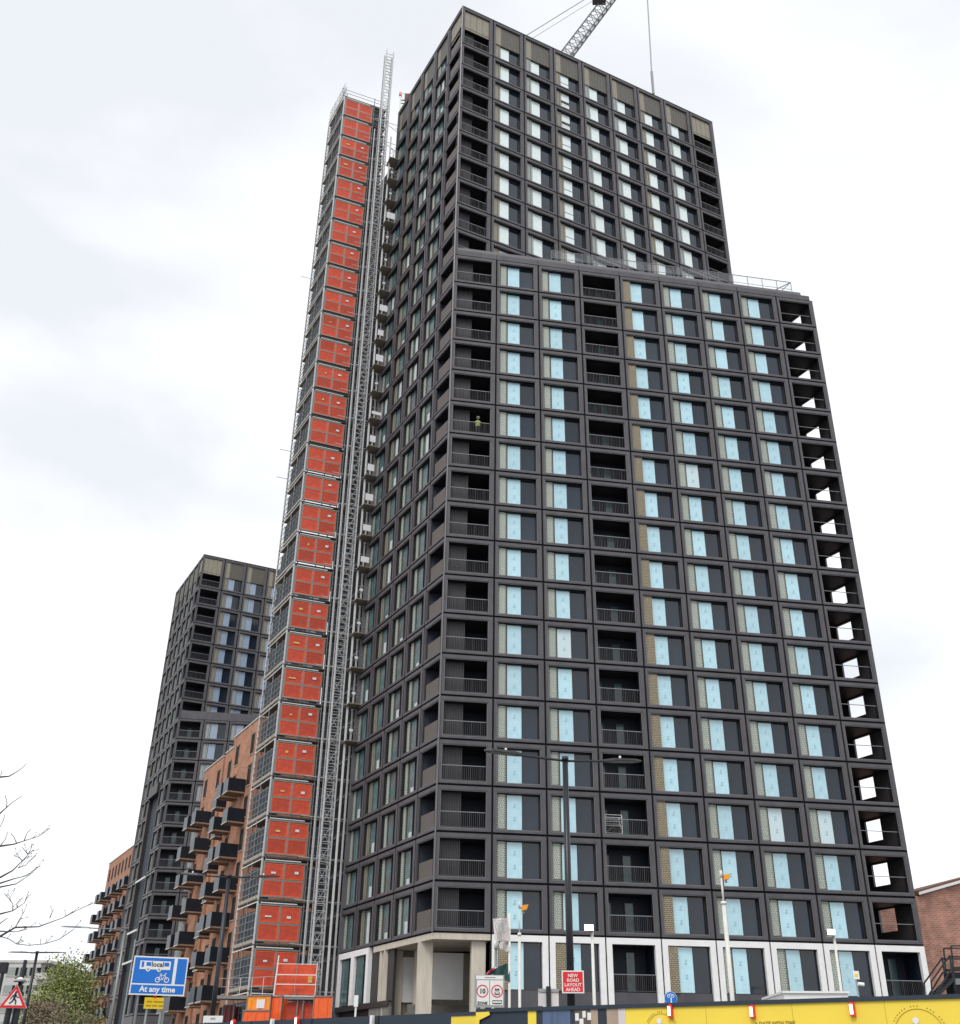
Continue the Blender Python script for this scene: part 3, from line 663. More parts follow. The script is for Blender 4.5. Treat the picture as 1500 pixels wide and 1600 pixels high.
cl.box(0, 5.9, 0, .3, -Z2, -.02, 'metal'); cl.box(12.1, Fn, 0, .3, -Z2, -.02, 'metal')
# the strip of the side wall still without its outer cladding, with wall ties
cl.box(6.0, 12.0, .55, .65, -Z2, 10 * S, 'debris_mesh'); cl.box(5.9, 6.0, .0, .65, -Z2, 10 * S, 'metal_dark'); cl.box(12.0, 12.1, 0, .65, -Z2, 10 * S, 'metal_dark')
cl.box(6.0, 11.6, -.3, .5, 10 * S - .6, 10 * S + 1.0, 'metal_dark')
for zz in (5.9, 3.6, 2.3): cl.box(6.0, 12.0, -.15, .0, zz * S - .15, zz * S + .12, 'steel_bright')
cl.box(11.2, 11.9, .0, .54, -Z2, 3.2 * S, 'lamp_grey'); cl.M = Matrix.Identity(4)
cl.build('cladding', root2)

# ------------------------------------------------------------------ brick flats with dark box balconies
def brick_block(label, segs, ztop, col_s, floors, zbase=0):
    """segs: list of (near corner point, length); facade runs along AZ_LEFT from it, end wall along AZ_UP"""
    root = empty('brick_apartment_block', (segs[0][0].x, segs[0][0].y, 0)); tag(root, label, 'brick flats')
    o0 = Vector((segs[0][0].x, segs[0][0].y, 0)); nwin = 0; rest = MB()
    for (P, L, zt_, cols, wcols) in segs:
        P = Vector((P.x, P.y, 0)) - o0; mb = MB(); Q = P + dl * L; ex = du * 14
        mb.M = Matrix.Translation(Q) @ Matrix.Rotation(rotz(AZ_LEFT + math.pi), 4, 'Z')      # local x: far end -> near corner, y inward
        mb.box(0, L, 0, 14, zbase, zt_, 'brick_orange')
        mb.box(-.06, L + .06, -.08, .35, zt_, zt_ + .14, 'coping'); mb.box(L - .35, L + .08, .35, 14, zt_ + .002, zt_ + .138, 'coping')
        mb.build('wall', root)
        Ml = mb.M
        for f in range(floors):
            z = zt_ - 1.3 - 2.0 - f * 3.1
            if z < 1: break
            for wx in wcols:
                def wn(m, st=0):
                    m.box(-.45, .45, -.02, .05, 0, 2.0, 'window_dark'); m.box(-.50, -.45, -.05, .05, -.05, 2.05, 'metal_dark'); m.box(.45, .50, -.05, .05, -.05, 2.05, 'metal_dark'); m.box(-.5, .5, -.04, .05, 2.0, 2.12, 'soffit_tan'); m.box(-.5, .5, -.08, .04, -.10, -.03, 'coping')
                M = Ml @ Matrix.Translation((L - wx, 0, z))
                if nwin < 100: place('window', 'bw', wn, M, root); nwin += 1
            # end wall windows facing the viewer
            M = Ml @ Matrix.Translation((L, 2.2, z)) @ Matrix.Rotation(math.pi / 2, 4, 'Z')
            if nwin < 100: place('window', 'bw', wn, M, root); nwin += 1
            for ci, cx in enumerate(cols):
                if f < 1 + (ci % 2) * 0: continue
                sx = cx + (.55 if (f + ci) % 2 else -.55); zz = z - .55
                def bl(m):
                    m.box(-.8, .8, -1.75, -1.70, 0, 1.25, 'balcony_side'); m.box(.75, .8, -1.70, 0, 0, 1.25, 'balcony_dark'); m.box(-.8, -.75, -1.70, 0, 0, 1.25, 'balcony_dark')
                    m.box(-.8, .8, -1.74, 0, -.14, 0, 'soffit_tan'); m.box(-.84, .84, -1.79, -1.752, -.16, -.06, 'coping')
                    m.box(-.75, .75, -1.70, -.02, .0, .03, 'deck')
                place('balcony', 'bb', bl, Ml @ Matrix.Translation((L - sx, 0, zz)), root)
    return root
P1 = at_y(384.7, 1153, 110); ZB = P1.z
P2 = at_z(350, 1182, ZB); s1 = on_plane(358.7, 1174, P1, AZ_LEFT)[0]; s2 = on_plane(322, 1202, P2, AZ_LEFT)[0]
off0 = at_z(420, 1125, ZB)
P0 = at_y(420, 1128, 99); P0.z = ZB
brick_block('orange brick flats with staggered black box balconies between the two dark towers',
            [(P1, s1 + 1.2, ZB, [2.2], [1.3, s1 - .9]), (P2, s2 + .3, ZB, [2.2, s2 - .6], [1.2, s2 - 1.0]), (Vector((P1.x + 2.9, P1.y - 7.2, 0)), 8.4, ZB, [2.5, 6.0], [1.5, 6.6])], ZB, None, 10)
# far flats beyond the second tower
PF = Vector((C2[0], C2[1], 0)) + dl * 18.5 + Vector((dl.y, -dl.x, 0)) * 1.6
pA = at_z(171, 1350, 37.0)
def at_line(px, py, P, az): s, z = on_plane(px, py, P, az); return s, z
sF, zF = at_line(171, 1350, PF, AZ_LEFT)
brick_block('far orange brick flats at the left with rows of black balconies against the sky',
            [(PF, sF, zF, [2 + i * 4.4 for i in range(max(1, int((sF + 4) / 4.4)))], [1.0 + i * 2.6 for i in range(int(sF / 2.6))])], zF, None, 11)

# ------------------------------------------------------------------ scaffold tower with red mesh gates, and the hoist beside it
SC = Vector((-18.09, 83.86, 0)); ZS = 10.80; AZ_G = R(66.5); WG = 3.25; WX = 5.0; DS = 5.0
sroot = empty('scaffold_tower', SC); tag(sroot, 'very tall grey tube scaffold tower with a red mesh gate at every level', 'scaffold')
SM = Matrix.Rotation(rotz(AZ_G), 4, 'Z')      # x along the gates, y inward
ls = local_dir(AZ_LEFT, AZ_G)
def sp(u, v, z): return (u + ls.x * v, ls.y * v, z)
ZTOP = ZS + 29 * S
std = [(0, 0), (.32, .25), (WG + .25, 0), (WX, 0), (0, 2.5), (0, DS), (WG + .25, 2.5), (WX, 2.5), (WX, DS), (WG + .25, DS), (.45, DS)]
for n, (u, v) in enumerate(std):
    mb = MB(); mb.M = SM; mb.bar(sp(u, v, 0), sp(u, v, ZTOP + (.7 if n % 2 else 1.2) - (1.0 if v > 1 else 0)), .085 if n in (0, 5) else .05, 'galvanised' if n in (0, 5) else 'steel', 6); mb.build('standard', sroot)
for k in range(-3, 30):
    z = ZS + k * S
    if z < 0.2: continue
    mb = MB(); mb.M = SM
    q = [sp(0, .1, 0)[:2], sp(WX, .1, 0)[:2], sp(WX, DS, 0)[:2], sp(0, DS, 0)[:2]]
    mb.hexa([(x, y, z - .06) for x, y in q] + [(x, y, z + .02) for x, y in q], 'deck')
    mb.bar(sp(-.1, -.08, z - .12), sp(WX, -.08, z - .12), .04, 'steel_dark'); mb.bar(sp(0, 0, z - .42), sp(WG + .3, 0, z - .42), .07, 'steel'); mb.bar(sp(.2, -.06, z - .28), sp(WG - .3, -.06, z - .28), .05, 'steel_bright')
    mb.build('deck', sroot)
    mb = MB(); mb.M = SM       # guard rails, toe boards, mesh of the street side
    for (r0, zz, rad, m) in ((-.05, z + .55, .028, 'steel'), (-.05, z + 1.05, .028, 'steel'), (-.05, z + 1.6, .024, 'steel'), (-.05, z + 2.1, .024, 'steel'), (-.05, z - .25, .05, 'steel_bright')):
        mb.bar(sp(r0, 0, zz), sp(r0, DS, zz), rad, m)
    a, b = sp(-.06, .1, 0), sp(-.06, DS - .1, 0)
    mb.hexa([(a[0] - .03, a[1], z + .02), (b[0] - .03, b[1], z + .02), (b[0], b[1], z + .02), (a[0], a[1], z + .02), (a[0] - .03, a[1], z + .26), (b[0] - .03, b[1], z + .26), (b[0], b[1], z + .26), (a[0], a[1], z + .26)], 'toe_board')
    for t in (.8, 1.7, 3.3, 4.2): mb.bar(sp(-.03, t, z), sp(-.03, t, z + 2.3), .022, 'steel')
    mb.build('guard_rail', sroot)
    if k < 29:
        mb = MB(); mb.M = SM; a, b = sp(.12, .5, 0), sp(.12, DS - .5, 0)
        mb.hexa([(a[0], a[1], z + .3), (b[0], b[1], z + .3), (b[0] + .04, b[1], z + .3), (a[0] + .04, a[1], z + .3), (a[0], a[1], z + 2.35), (b[0], b[1], z + 2.35), (b[0] + .04, b[1], z + 2.35), (a[0] + .04, a[1], z + 2.35)], 'debris_mesh')
        mb.build('debris_netting', sroot); mb = MB(); mb.M = SM
        for t in range(5): xx = WG + .45 + t * .28; mb.bar(sp(xx, .05, z + .1), sp(xx, .05, z + 2.6), .014, 'steel_dark')
        for t in range(4): mb.bar(sp(WG + .3, .04, z + .3 + t * .7), sp(WX, .04, z + .3 + t * .7), .022, 'steel')
        mb.build('side_rail', sroot); mb = MB(); mb.M = SM
        c, d = sp(WG + .3, .4, 0), sp(WX, .4, 0); mb.hexa([(c[0], c[1], z + .1), (d[0], d[1], z + .1), (d[0], d[1] + .04, z + .1), (c[0], c[1] + .04, z + .1), (c[0], c[1], z + 2.5), (d[0], d[1], z + 2.5), (d[0], d[1] + .04, z + 2.5), (c[0], c[1] + .04, z + 2.5)], 'debris_mesh')
        mb.build('debris_netting', sroot)
def gate_frame(mb):
    mb.ring(0, WG, 0, 2.62, .10, WG - .10, .10, 2.50, 0, .06, 'steel'); mb.box(WG / 2 - .06, WG / 2 + .06, -.01, .05, .1, 2.5, 'steel'); mb.box(.1, WG - .1, -.005, .045, 1.20, 1.32, 'steel')
def mesh_panel(mb):
    w, h = WG / 2 - .18, 1.10
    mb.box(.04, w - .04, .02, .04, .05, h - .05, 'red_mesh'); mb.ring(0, w, 0, h, .05, w - .05, .06, h - .06, .0, .02, 'orange_panel')
    for i in range(1, 9): mb.box(i * w / 9, i * w / 9 + .012, .012, .02, .05, h - .05, 'red_mesh')
rg = random.Random(3)
for k in range(-1, 29):
    z = ZS + k * S + .12
    M = SM @ Matrix.Translation((.10, -.06, z))
    gt = place('gate', 'gate', gate_frame, M, sroot)
    for a in (.12, WG / 2 + .07):
        for c in (.10, 1.35): place('mesh_panel', 'gmesh', mesh_panel, Matrix.Translation((a, .01, c)), gt)
    if k < 27:
        mb = MB(); x = WG / 2 + .07 + rg.uniform(.45, .75); zz = 1.75 + rg.uniform(-.1, .15); mb.box(x, x + .30, -.03, -.012, zz, zz + .19, 'notice')
        if rg.random() < .45 or k < 9: mb.box(.55 + rg.uniform(-.2, .4), 1.0, -.03, -.012, 1.7, 1.78 + rg.uniform(0, .1), 'tag_yellow' if k > 1 else 'notice')
        mb.build('notice', gt)
tp = MB(); tp.M = SM
for (u0, v0, u1, v1) in ((0, 0, WX, 0), (0, 0, 0, DS)):
    for zz in (.55, 1.05): tp.bar(sp(u0 - .4 * (u1 > 0), v0 - .4 * (v1 > 0), ZTOP + zz), sp(u1 + .2, v1 + .3 * (v1 > 0), ZTOP + zz), .028, 'steel')
for k in (4, 9, 13, 14, 21):
    z = ZS + k * S + 1.6; tp.bar(sp(0, DS, z), sp(-1.1, DS, z), .025, 'steel')
tp.build('top_guard_rail', sroot)

# hoist mast
def x_at(px, py, Y): return at_y(px, py, Y)
mp0 = at_y(493, 1500, 84.5); MX, MY = mp0.x, mp0.y
mroot = empty('hoist_mast', (MX, MY, 0)); tag(mroot, 'tall slim grey lattice hoist mast rising above the scaffold beside the tower', 'hoist mast')
ztm = at_y(606, 84, MY).z
MM = Matrix.Rotation(rotz(AZ_G), 4, 'Z')
nsec = int(ztm / 1.508)
mb = MB(); mb.M = MM; aa = .42
for sx in (-aa, aa):
    for sy in (-aa, aa): mb.bar((sx, sy, 0), (sx, sy, ztm), .06, 'galvanised', 6)
for i in range(nsec):
    z = i * 1.508
    for (p, q) in (((-aa, -aa), (aa, -aa)), ((aa, -aa), (aa, aa)), ((aa, aa), (-aa, aa)), ((-aa, aa), (-aa, -aa))):
        [mb.bar((*p, z + t * .503), (*q, z + t * .503), .030, 'galvanised', cap=False) for t in range(3)]; mb.bar((*p, z), (*q, z + 1.508), .024, 'galvanised', cap=False)
mb.bar((-aa - .08, -aa, 0), (-aa - .08, -aa, ztm - 1), .03, 'steel_bright'); mb.build('lattice_mast', mroot)
for n, (u, v, r, h, m) in enumerate(((.95, -.1, .10, -13.5, 'steel_bright'), (1.55, .5, .09, -15.5, 'steel_bright'), (-.95, 0, .06, -13, 'galvanised'), (1.25, .9, .05, -18, 'galvanised'), (-.7, .7, .05, -18, 'galvanised'))):
    mb = MB(); mb.M = MM; mb.bar((u, v, 0), (u, v, ztm + h), r, m, 6); mb.build('guide_tube', mroot)
for k in range(-2, 29):
    tm = MB(); tm.M = MM
    z = ZS + k * S - .1; tm.bar((-1.0, .1, z), (1.6, .1, z), .035, 'galvanised'); tm.bar((.3, .3, z), (2.6, 1.3, z), .035, 'galvanised'); tm.bar((1.55, .5, z), (3.0, 1.6, z + .2), .03, 'galvanised')
    tm.bar((-.3, .3, z), (-2.0, .4, z + .1), .03, 'galvanised'); tm.build('wall_tie', mroot)
# loading landings between mast and tower
for k in range(5, 27):
    z = Z1 + k * S + .4; mb = MB(); mb.M = MM @ Matrix.Translation((0, -.85, 0)); a = .75
    mb.box(a, a + 1.15, -.2, 1.2, -.08, 0, 'deck'); mb.bar((a, -.2, 1.1), (a + 1.15, -.2, 1.1), .03, 'steel'); mb.bar((a, -.2, .55), (a + 1.15, -.2, .55), .025, 'steel')
    mb.bar((a + 1.15, -.2, 0), (a + 1.15, -.2, 1.4), .03, 'steel'); r_ = random.Random(k)
    if k in (10, 11, 12, 13, 14, 15, 17, 18, 19, 23): w_ = r_.uniform(.5, .95); mb.box(a + .1, a + .1 + w_, -.26, -.22, .35, .35 + r_.uniform(.3, .85), 'notice')
    else: mb.box(a + .2, a + .5, -.26, -.22, .7, .9, 'notice')
    o = mb.build('landing_gate', mroot); o.location = (0, 0, z)
# hoist platform at the bottom
hp = empty('hoist_platform', at_z(470, 1590, 4.0).xy.to_3d() * 0 + Vector((SC.x + 1.9, SC.y - 1.4, 0)), rotz(R(84))); tag(hp, 'low hoist platform with white guard rails in front of the red gates', 'hoist platform')
def hz(py): return at_y(465, py, hp.location.y).z
z0p, z1p = hz(1556), hz(1506)
sL, _ = on_plane(430, 1530, hp.location, R(84)); sR, _ = on_plane(494, 1530, hp.location, R(84))
mb = MB(); mb.box(sL - 4.2, sR + .2, 0, 1.6, z0p - .22, z0p - .02, 'steel'); mb.build('deck', hp)
mb = MB()
for f_ in (0, .36, .66, 1): zz = z0p + (z1p - z0p) * f_; mb.bar((sL, -.02, zz), (sR, -.02, zz), .045 if f_ < .9 else .03, 'sign_white')
mb.bar((sL, -.02, z0p), (sL + .1, -.02, z1p + .55), .06, 'sign_white'); mb.bar((sR, -.02, z0p), (sR, -.02, z1p + .1), .04, 'sign_white'); mb.bar(((sL + sR) / 2, -.02, z0p), ((sL + sR) / 2, -.02, z1p), .03, 'steel')
for i in range(6):
    for z_ in (.5, 1.0): mb.bar((sL - 4.0, -.02, z0p + z_ * 1.05), (sL, -.02, z0p + z_ * 1.25), .022, 'steel_bright')
    xx = sL - 4 + i * .8; mb.bar((xx, -.02, z0p), (xx, -.02, z0p + 1.05 + i * .04), .024, 'steel_bright')
mb.build('guard_rail', hp)
mb = MB(); mb.box(sL, sR, .30, .34, z0p + .1, z1p - .02, 'orange_mesh'); mb.box(sL + .6, sL + 3, .4, .45, z0p - 1.7, z0p - .4, 'red_mesh')
mb.bar((sL + .6, .3, z0p - 1.75), (sL + 3.2, .3, z0p - 1.75), .06, 'sign_white')
for xx in (sL + .6, sL + 1.7, sL + 2.1, sL + 3.1): mb.bar((xx, .2, 0), (xx, .2, z0p - .2), .06, 'steel')
mb.box(sL + 2.3, sL + 2.6, .2, .28, z0p + .9, z0p + 1.3, 'tag_yellow'); mb.build('mesh_panel', hp)
# orange enclosures at the foot
def enclosure(px0, px1, py_top, label, m, Yd, h2=None, notice=False):
    A = at_y(px0, py_top, Yd); B_ = at_y(px1, py_top, Yd - .4); w = (B_ - A).xy.length; az = math.atan2(B_.x - A.x, B_.y - A.y)
    r_ = empty('site_enclosure', (A.x, A.y, 0), rotz(az)); tag(r_, label, 'site enclosure')
    mb = MB(); mb.box(0, w, 0, .08, 0, A.z, m)
    n = max(2, int(w / .55))
    for i in range(n): mb.box(i * w / n + .04, (i + .5) * w / n, -.04, 0, .2, A.z - .12, m)
    mb.box(.0, .06, .08, 1.8, 0, A.z, m); mb.build('panel', r_)
    f = MB(); f.box(-.04, w + .04, -.06, .10, A.z, A.z + .08, 'steel'); f.box(-.06, .0, -.05, .1, 0, A.z, 'steel'); f.box(w, w + .06, -.05, .1, 0, A.z, 'steel')
    f.build('frame', r_)
    if notice: q_ = MB(); q_.box(w * .42, w * .42 + .6, -.07, -.045, A.z - .75, A.z - .2, 'notice'); q_.build('notice', r_)
enclosure(388, 423, 1557, 'orange ribbed site enclosure with a grey notice under the red gates', 'amber_panel', 80.6, notice=True)
enclosure(381, 421, 1580, 'low orange panel box in front of the notice enclosure', 'orange_panel', 79.6)
enclosure(424, 441, 1558, 'narrow orange mesh panel left of the hoist platform legs', 'orange_panel', 80.4)
enclosure(492, 520, 1558, 'orange mesh gate right of the hoist platform, just above the navy hoarding', 'orange_panel', 80.2)
enclosure(350, 366, 1571, 'dark maroon steel container beneath the scaffold', 'maroon', 84)

# ------------------------------------------------------------------ tower crane behind the roof
cr_ = empty('tower_crane', (34, 128, 0)); tag(cr_, 'pale lattice crane jib and hanging rope rising behind the tower roof', 'crane')
A = at_y(893, 74, 120.0); B = at_y(955, -8, 122.0)
A_w = A + (A - B) * 2.2; B_w = B + (B - A) * 3.2
cr_.location = (A_w.x, A_w.y, 0); off = Vector((A_w.x, A_w.y, 0)); A2, B2 = A_w - off, B_w - off
mb = MB(); d = (B2 - A2).normalized(); u = d.cross(Vector((0, 0, 1))).normalized(); w_ = u.cross(d).normalized()
Ltot = (B2 - A2).length; hw = 1.05
ch = [u * hw - w_ * .9, -u * hw - w_ * .9, w_ * .95]
for c in ch: mb.bar(A2 + c, B2 + c, .13, 'crane_grey', 5)
n = int(Ltot / 1.9)
for i in range(n):
    p, q_ = A2 + d * (i * Ltot / n), A2 + d * ((i + 1) * Ltot / n); md = (p + q_) / 2
    for a in range(3):
        b_ = (a + 1) % 3; mb.bar(p + ch[a], md + ch[b_], .06, 'crane_grey', 3, cap=False); mb.bar(md + ch[b_], q_ + ch[a], .06, 'crane_grey', 3, cap=False)
mb.build('jib', cr_)
mb = MB(); tip = at_y(935, 0, 121) - off; mb.box(tip.x - 1.0, tip.x + 1.3, tip.y - .8, tip.y + .8, tip.z - .3, tip.z + 1.6, 'louvre'); mb.build('walkway_platform', cr_)
mb = MB(); mb.bar((0, 0, 0), (0, 0, A2.z), .9, 'lamp_grey', 4); mb.build('mast', cr_)
mb = MB(); p, q_ = at_y(828, 52, 121) - off, at_y(912, 0, 122) - off; e = (q_ - p); mb.bar(p - e * 1.6, q_ + e * 1.2, .075, 'steel', 4)
p, q_ = at_y(843, 53, 121) - off, at_y(925, 2, 122) - off; e = (q_ - p); mb.bar(p - e * 1.4, q_ + e, .045, 'steel', 4); mb.build('pendant_line', cr_)
mb = MB(); ra, rb = at_y(1011, -12, 122), at_y(1018.2, 112, 121.4)
rb2 = at_y(1021, 147, 121.2); mb.bar(ra - off, rb - off, .14, 'steel', 4); e = (ra - rb); mb.bar(ra - off, ra - off + e * 1.0, .14, 'steel', 4); mb.build('hoist_rope', cr_)
mb = MB(); mb.bar(rb - off, rb2 - off, .22, 'lamp_grey', 6); mb.build('hook_block', cr_)

# little red and grey lifting arm behind the roof's left end
p = at_y(626, 200, 92); o = MB(); zz = lambda y: at_y(626, y, 92).z - p.z; xx = lambda x: at_y(x, 150, 92).x - p.x
o.bar((xx(629), 0, -1), (xx(625.5), 0, zz(150)), .16, 'sign_grey'); o.box(xx(623.5), xx(627.5), -.2, .2, zz(150), zz(145.5), 'sign_red')
o.bar((xx(626), 0, zz(156)), (xx(636), 0, zz(156)), .12, 'sign_grey'); o.bar((xx(626), 0, zz(161)), (xx(636), 0, zz(161)), .10, 'sign_grey'); o.bar((xx(626), 0, zz(146)), (xx(642), 0, zz(146)), .03, 'sign_grey')
o.box(xx(633), xx(640), -.4, .4, zz(161), zz(150), 'roof_tile')
oo = o.build('lifting_arm'); oo.location = p; tag(oo, 'small grey lifting arm with a red tip poking up behind the roof', 'lifting arm')

# ------------------------------------------------------------------ street lamps
def lamp_post(top, pole_r, heads, label, z_top=None, m='lamp_black', group=None):
    """top: point of the pole head; heads: list of (arm end point, head length)"""
    r_ = empty('street_lamp', (top.x, top.y, 0)); tag(r_, label, 'street lamp', group)
    mb = MB(); mb.bar((0, 0, 0), (0, 0, 1.4), pole_r * 1.35, m, 12); mb.bar((0, 0, 1.4), (0, 0, top.z), pole_r, m, 12, r2=pole_r * .72); mb.bar((0, 0, top.z), (0, 0, top.z + .12), pole_r * .9, m, 12); mb.build('pole', r_, True)
    for e, hl in heads:
        d = Vector((e.x - top.x, e.y - top.y, e.z - top.z)); L = d.length; dn = d.normalized()
        mb = MB(); mb.bar((0, 0, top.z), Vector((0, 0, top.z)) + dn * (L - hl), .035, m, 8); mb.build('arm', r_)
        h = MB(); s = Vector((0, 0, top.z)) + dn * (L - hl); t = Vector((0, 0, top.z)) + d; sd = dn.cross(Vector((0, 0, 1))).normalized()
        up = Vector((0, 0, 1)); P = []
        for q, w_, hh in ((s, .07, .05), (s + dn * hl * .25, .17, .07), (s + dn * hl * .8, .17, .055), (t, .08, .03)):
            P.append([q + sd * w_ - up * .01, q - sd * w_ - up * .01, q - sd * w_ * .8 + up * hh, q + sd * w_ * .8 + up * hh])
        for a in range(3):
            for b_ in range(4):
                c = (b_ + 1) % 4; h.poly([P[a][b_], P[a][c], P[a + 1][c], P[a + 1][b_]], m)
        h.poly(P[0], m); h.poly(P[3][::-1], m)
        mid = s + dn * hl * .45; h.bar(mid + up * .06, mid + up * .16, .035, 'sign_white', 8)
        h.poly([s + dn * hl * .2 + sd * .12 - up * .014, s + dn * hl * .2 - sd * .12 - up * .014, s + dn * hl * .85 - sd * .11 - up * .014, s + dn * hl * .85 + sd * .11 - up * .014], 'lamp_grey')
        h.build('lamp_head', r_)
    return r_
tL = at_z(883, 1189, 10)
lamp_post(tL, .115, [(at_z(757, 1173, 10.25), 1.15), (at_z(1001, 1190, 10.22), 1.25)], 'tall black street lamp with two arms in front of the tallest tower')
t2_ = at_z(358, 1371, 10)
lamp_post(t2_, .12, [(at_z(276, 1365, 10.2), 1.4), (at_z(437, 1370, 10.2), 1.4)], 'black two-armed street lamp in front of the brick flats and scaffold')
t3 = at_z(58, 1489, 10)
lamp_post(t3, .13, [(at_z(14, 1488, 10.2), 2.6), (at_z(99, 1488.5, 10.2), 2.6)], 'distant two-armed street lamp against the sky above the triangular warning sign')
t4 = at_z(196, 1452.5, 10)
lamp_post(t4, .10, [(at_z(97, 1448, 10.3), 2.0)], 'grey street lamp with one long arm reaching left in front of the far flats', m='lamp_grey')
t5 = at_z(40, 1503, 10)
# thin dark masts in the far street
def mast(px, py, py_b, Y, r, label, m='lamp_black', cap=None):
    p = at_y(px, py, Y); o = MB(); o.bar((0, 0, 0), (0, 0, p.z), r, m, 8, r2=r * .6)
    if cap: o.box(-cap, cap, -.1, .1, p.z - .1, p.z + .25, m)
    o = o.build('mast'); o.location = (p.x, p.y, 0); tag(o, label, 'mast')
mast(40, 1500, 1600, 62, .16, 'thick dark mast in front of the distant grey flats')
mast(5, 1516, 1600, 40, .10, 'short dark post at the very left edge of the picture', cap=.12)

# ------------------------------------------------------------------ poles with floodlights and orange cameras
def flood(px, py, pxb, label, Y=42):
    p = at_y(px, py, Y); pp = at_y(pxb, py + 6, Y)
    r_ = empty('floodlight_pole', (pp.x, pp.y, 0)); tag(r_, label, 'floodlight')
    mb = MB(); mb.bar((0, 0, 0), (0, 0, pp.z + .2), .07, 'pole_white', 10, r2=.05); mb.bar((0, 0, pp.z + .12), (p.x - pp.x, -.1, p.z - .05), .035, 'pole_white'); mb.build('pole', r_, True)
    h = MB(); x, z = p.x - pp.x, p.z; h.box(x - .17, x + .15, -.20, .08, z - .12, z + .10, 'lamp_grey'); h.box(x - .155, x + .135, -.215, -.202, z - .105, z + .085, 'lit_flood'); h.build('lamp_head', r_)
flood(920, 1450, 925, 'lit floodlight on a thin white pole just right of the tall black lamp', 40)
flood(1297, 1457, 1303, 'lit floodlight on a thin pale pole near the right end of the tower', 44)
def campole(px, py, side, label, Y, r=.07):
    p = at_y(px, py, Y); r_ = empty('camera_pole', (p.x, p.y, 0)); tag(r_, label, 'camera pole')
    mb = MB(); mb.bar((0, 0, 0), (0, 0, p.z - .75), r, 'pole_white', 10); mb.bar((0, 0, p.z - .75), (0, 0, p.z), r * .5, 'pole_white', 8); mb.bar((0, 0, p.z - .78), (0, 0, p.z - .70), r * 1.35, 'sign_white', 8); mb.bar((0, 0, p.z), (0, 0, p.z + .2), r * .7, 'pole_white', 8)
    mb.build('pole', r_, True)
    h = MB(); h.hexa([(.06, -.10, p.z - .09), (.22, -.12, p.z - .05), (.22, .06, p.z - .05), (.06, .06, p.z - .09), (.07, -.1, p.z + .07), (.27, -.13, p.z + .09), (.27, .07, p.z + .09), (.07, .07, p.z + .07)], 'orange_cam')
    h.bar((0, 0, p.z), (.15, 0, p.z), .03, 'lamp_grey'); h.box(.10, .16, -.05, 0, p.z - .16, p.z - .09, 'lamp_grey'); h.build('camera_housing', r_)
campole(1127, 1371, 1, 'thick white pole topped by an orange camera in front of the right-hand windows', 34, .065)
campole(811.5, 1419, 1, 'slim white pole topped by an orange camera left of the tall black lamp', 34, .042)

# ------------------------------------------------------------------ signs
def sign_root(name, P, az, label, cat='sign'):
    r_ = empty(name, (P.x, P.y, 0), rotz(az)); tag(r_, label, cat); return r_
def posts(r_, xs, ztop, rad=.045, m='sign_grey', y=.08):
    for x in xs:
        mb = MB(); mb.bar((x, y, 0), (x, y, ztop), rad, m, 8); mb.build('post', r_)
# blue bus lane sign
Pb = at_y(201, 1554, 30); azb = R(68)
sr_, zr_ = on_plane(287, 1558, Pb, azb); _, zt_ = on_plane(210, 1493, Pb, azb)
r_ = sign_root('bus_lane_sign', Pb, azb, 'large blue sign with a white bus, a bicycle and the words At any time')
wS, z0s, hS = sr_, Pb.z, zt_ - Pb.z
mb = MB(); mb.box(0, wS, 0, .03, z0s, z0s + hS, 'sign_white'); mb.box(.03, wS - .03, -.004, 0, z0s + .035, z0s + .26 * hS, 'sign_blue'); mb.box(.03, wS * .74, -.004, 0, z0s + .30 * hS, z0s + hS - .035, 'sign_blue'); mb.box(wS * .80, wS - .03, -.004, 0, z0s + .30 * hS, z0s + hS - .035, 'sign_blue'); mb.build('board', r_)
mb = MB(); mb.text('At any time', .19, wS * .5, z0s + .09 * hS, -.008, 'sign_white', bold=.006); mb.build('lettering', r_); mb = MB()
bx0, bx1, bz0, bz1 = wS * .12, wS * .68, z0s + .66 * hS, z0s + .88 * hS
mb.box(bx0, bx1, -.008, -.004, bz0, bz1, 'sign_white'); mb.box(bx0 + .04, bx0 + .10, -.012, -.009, bz0 + .05, bz1 - .02, 'sign_blue'); mb.box(bx0 + .16, bx0 + .28, -.012, -.009, bz1 - .12, bz1 - .03, 'sign_blue'); mb.box(bx1 - .16, bx1 - .04, -.012, -.009, bz1 - .12, bz1 - .03, 'sign_blue')
mb.text('local', .17, (bx0 + bx1) / 2 + .06, bz0 + .07, -.012, 'sign_black', bold=.004)
for xx in (bx0 + .22, bx1 - .28): mb.disc(xx, bz0, .055, -.010, 'sign_white', 16); mb.disc(xx, bz0, .03, -.013, 'sign_grey', 12)
mb.build('bus_symbol', r_); mb = MB()
cxx, czz = wS * .56, z0s + .40 * hS; bs = .66
for xx in (cxx - .17 * bs, cxx + .17 * bs): mb.disc(xx, czz, .10 * bs, -.008, 'sign_white', 20, r_in=.07 * bs)
for a, b_ in (((-.17, 0), (-.07, .17)), ((-.07, .17), (.09, .17)), ((.09, .17), (.17, 0)), ((-.07, .17), (0, 0)), ((0, 0), (.09, .17)), ((-.17, 0), (0, 0)), ((-.07, .17), (-.08, .21)), ((.09, .17), (.10, .23)), ((.10, .23), (.15, .23)), ((-.12, .21), (-.04, .21))):
    mb.bar((cxx + a[0] * bs, -.009, czz + a[1] * bs), (cxx + b_[0] * bs, -.009, czz + b_[1] * bs), .010, 'sign_white')
mb.build('bicycle_symbol', r_); posts(r_, (.25, wS - .45), z0s + hS * .9, .03, 'lamp_grey')
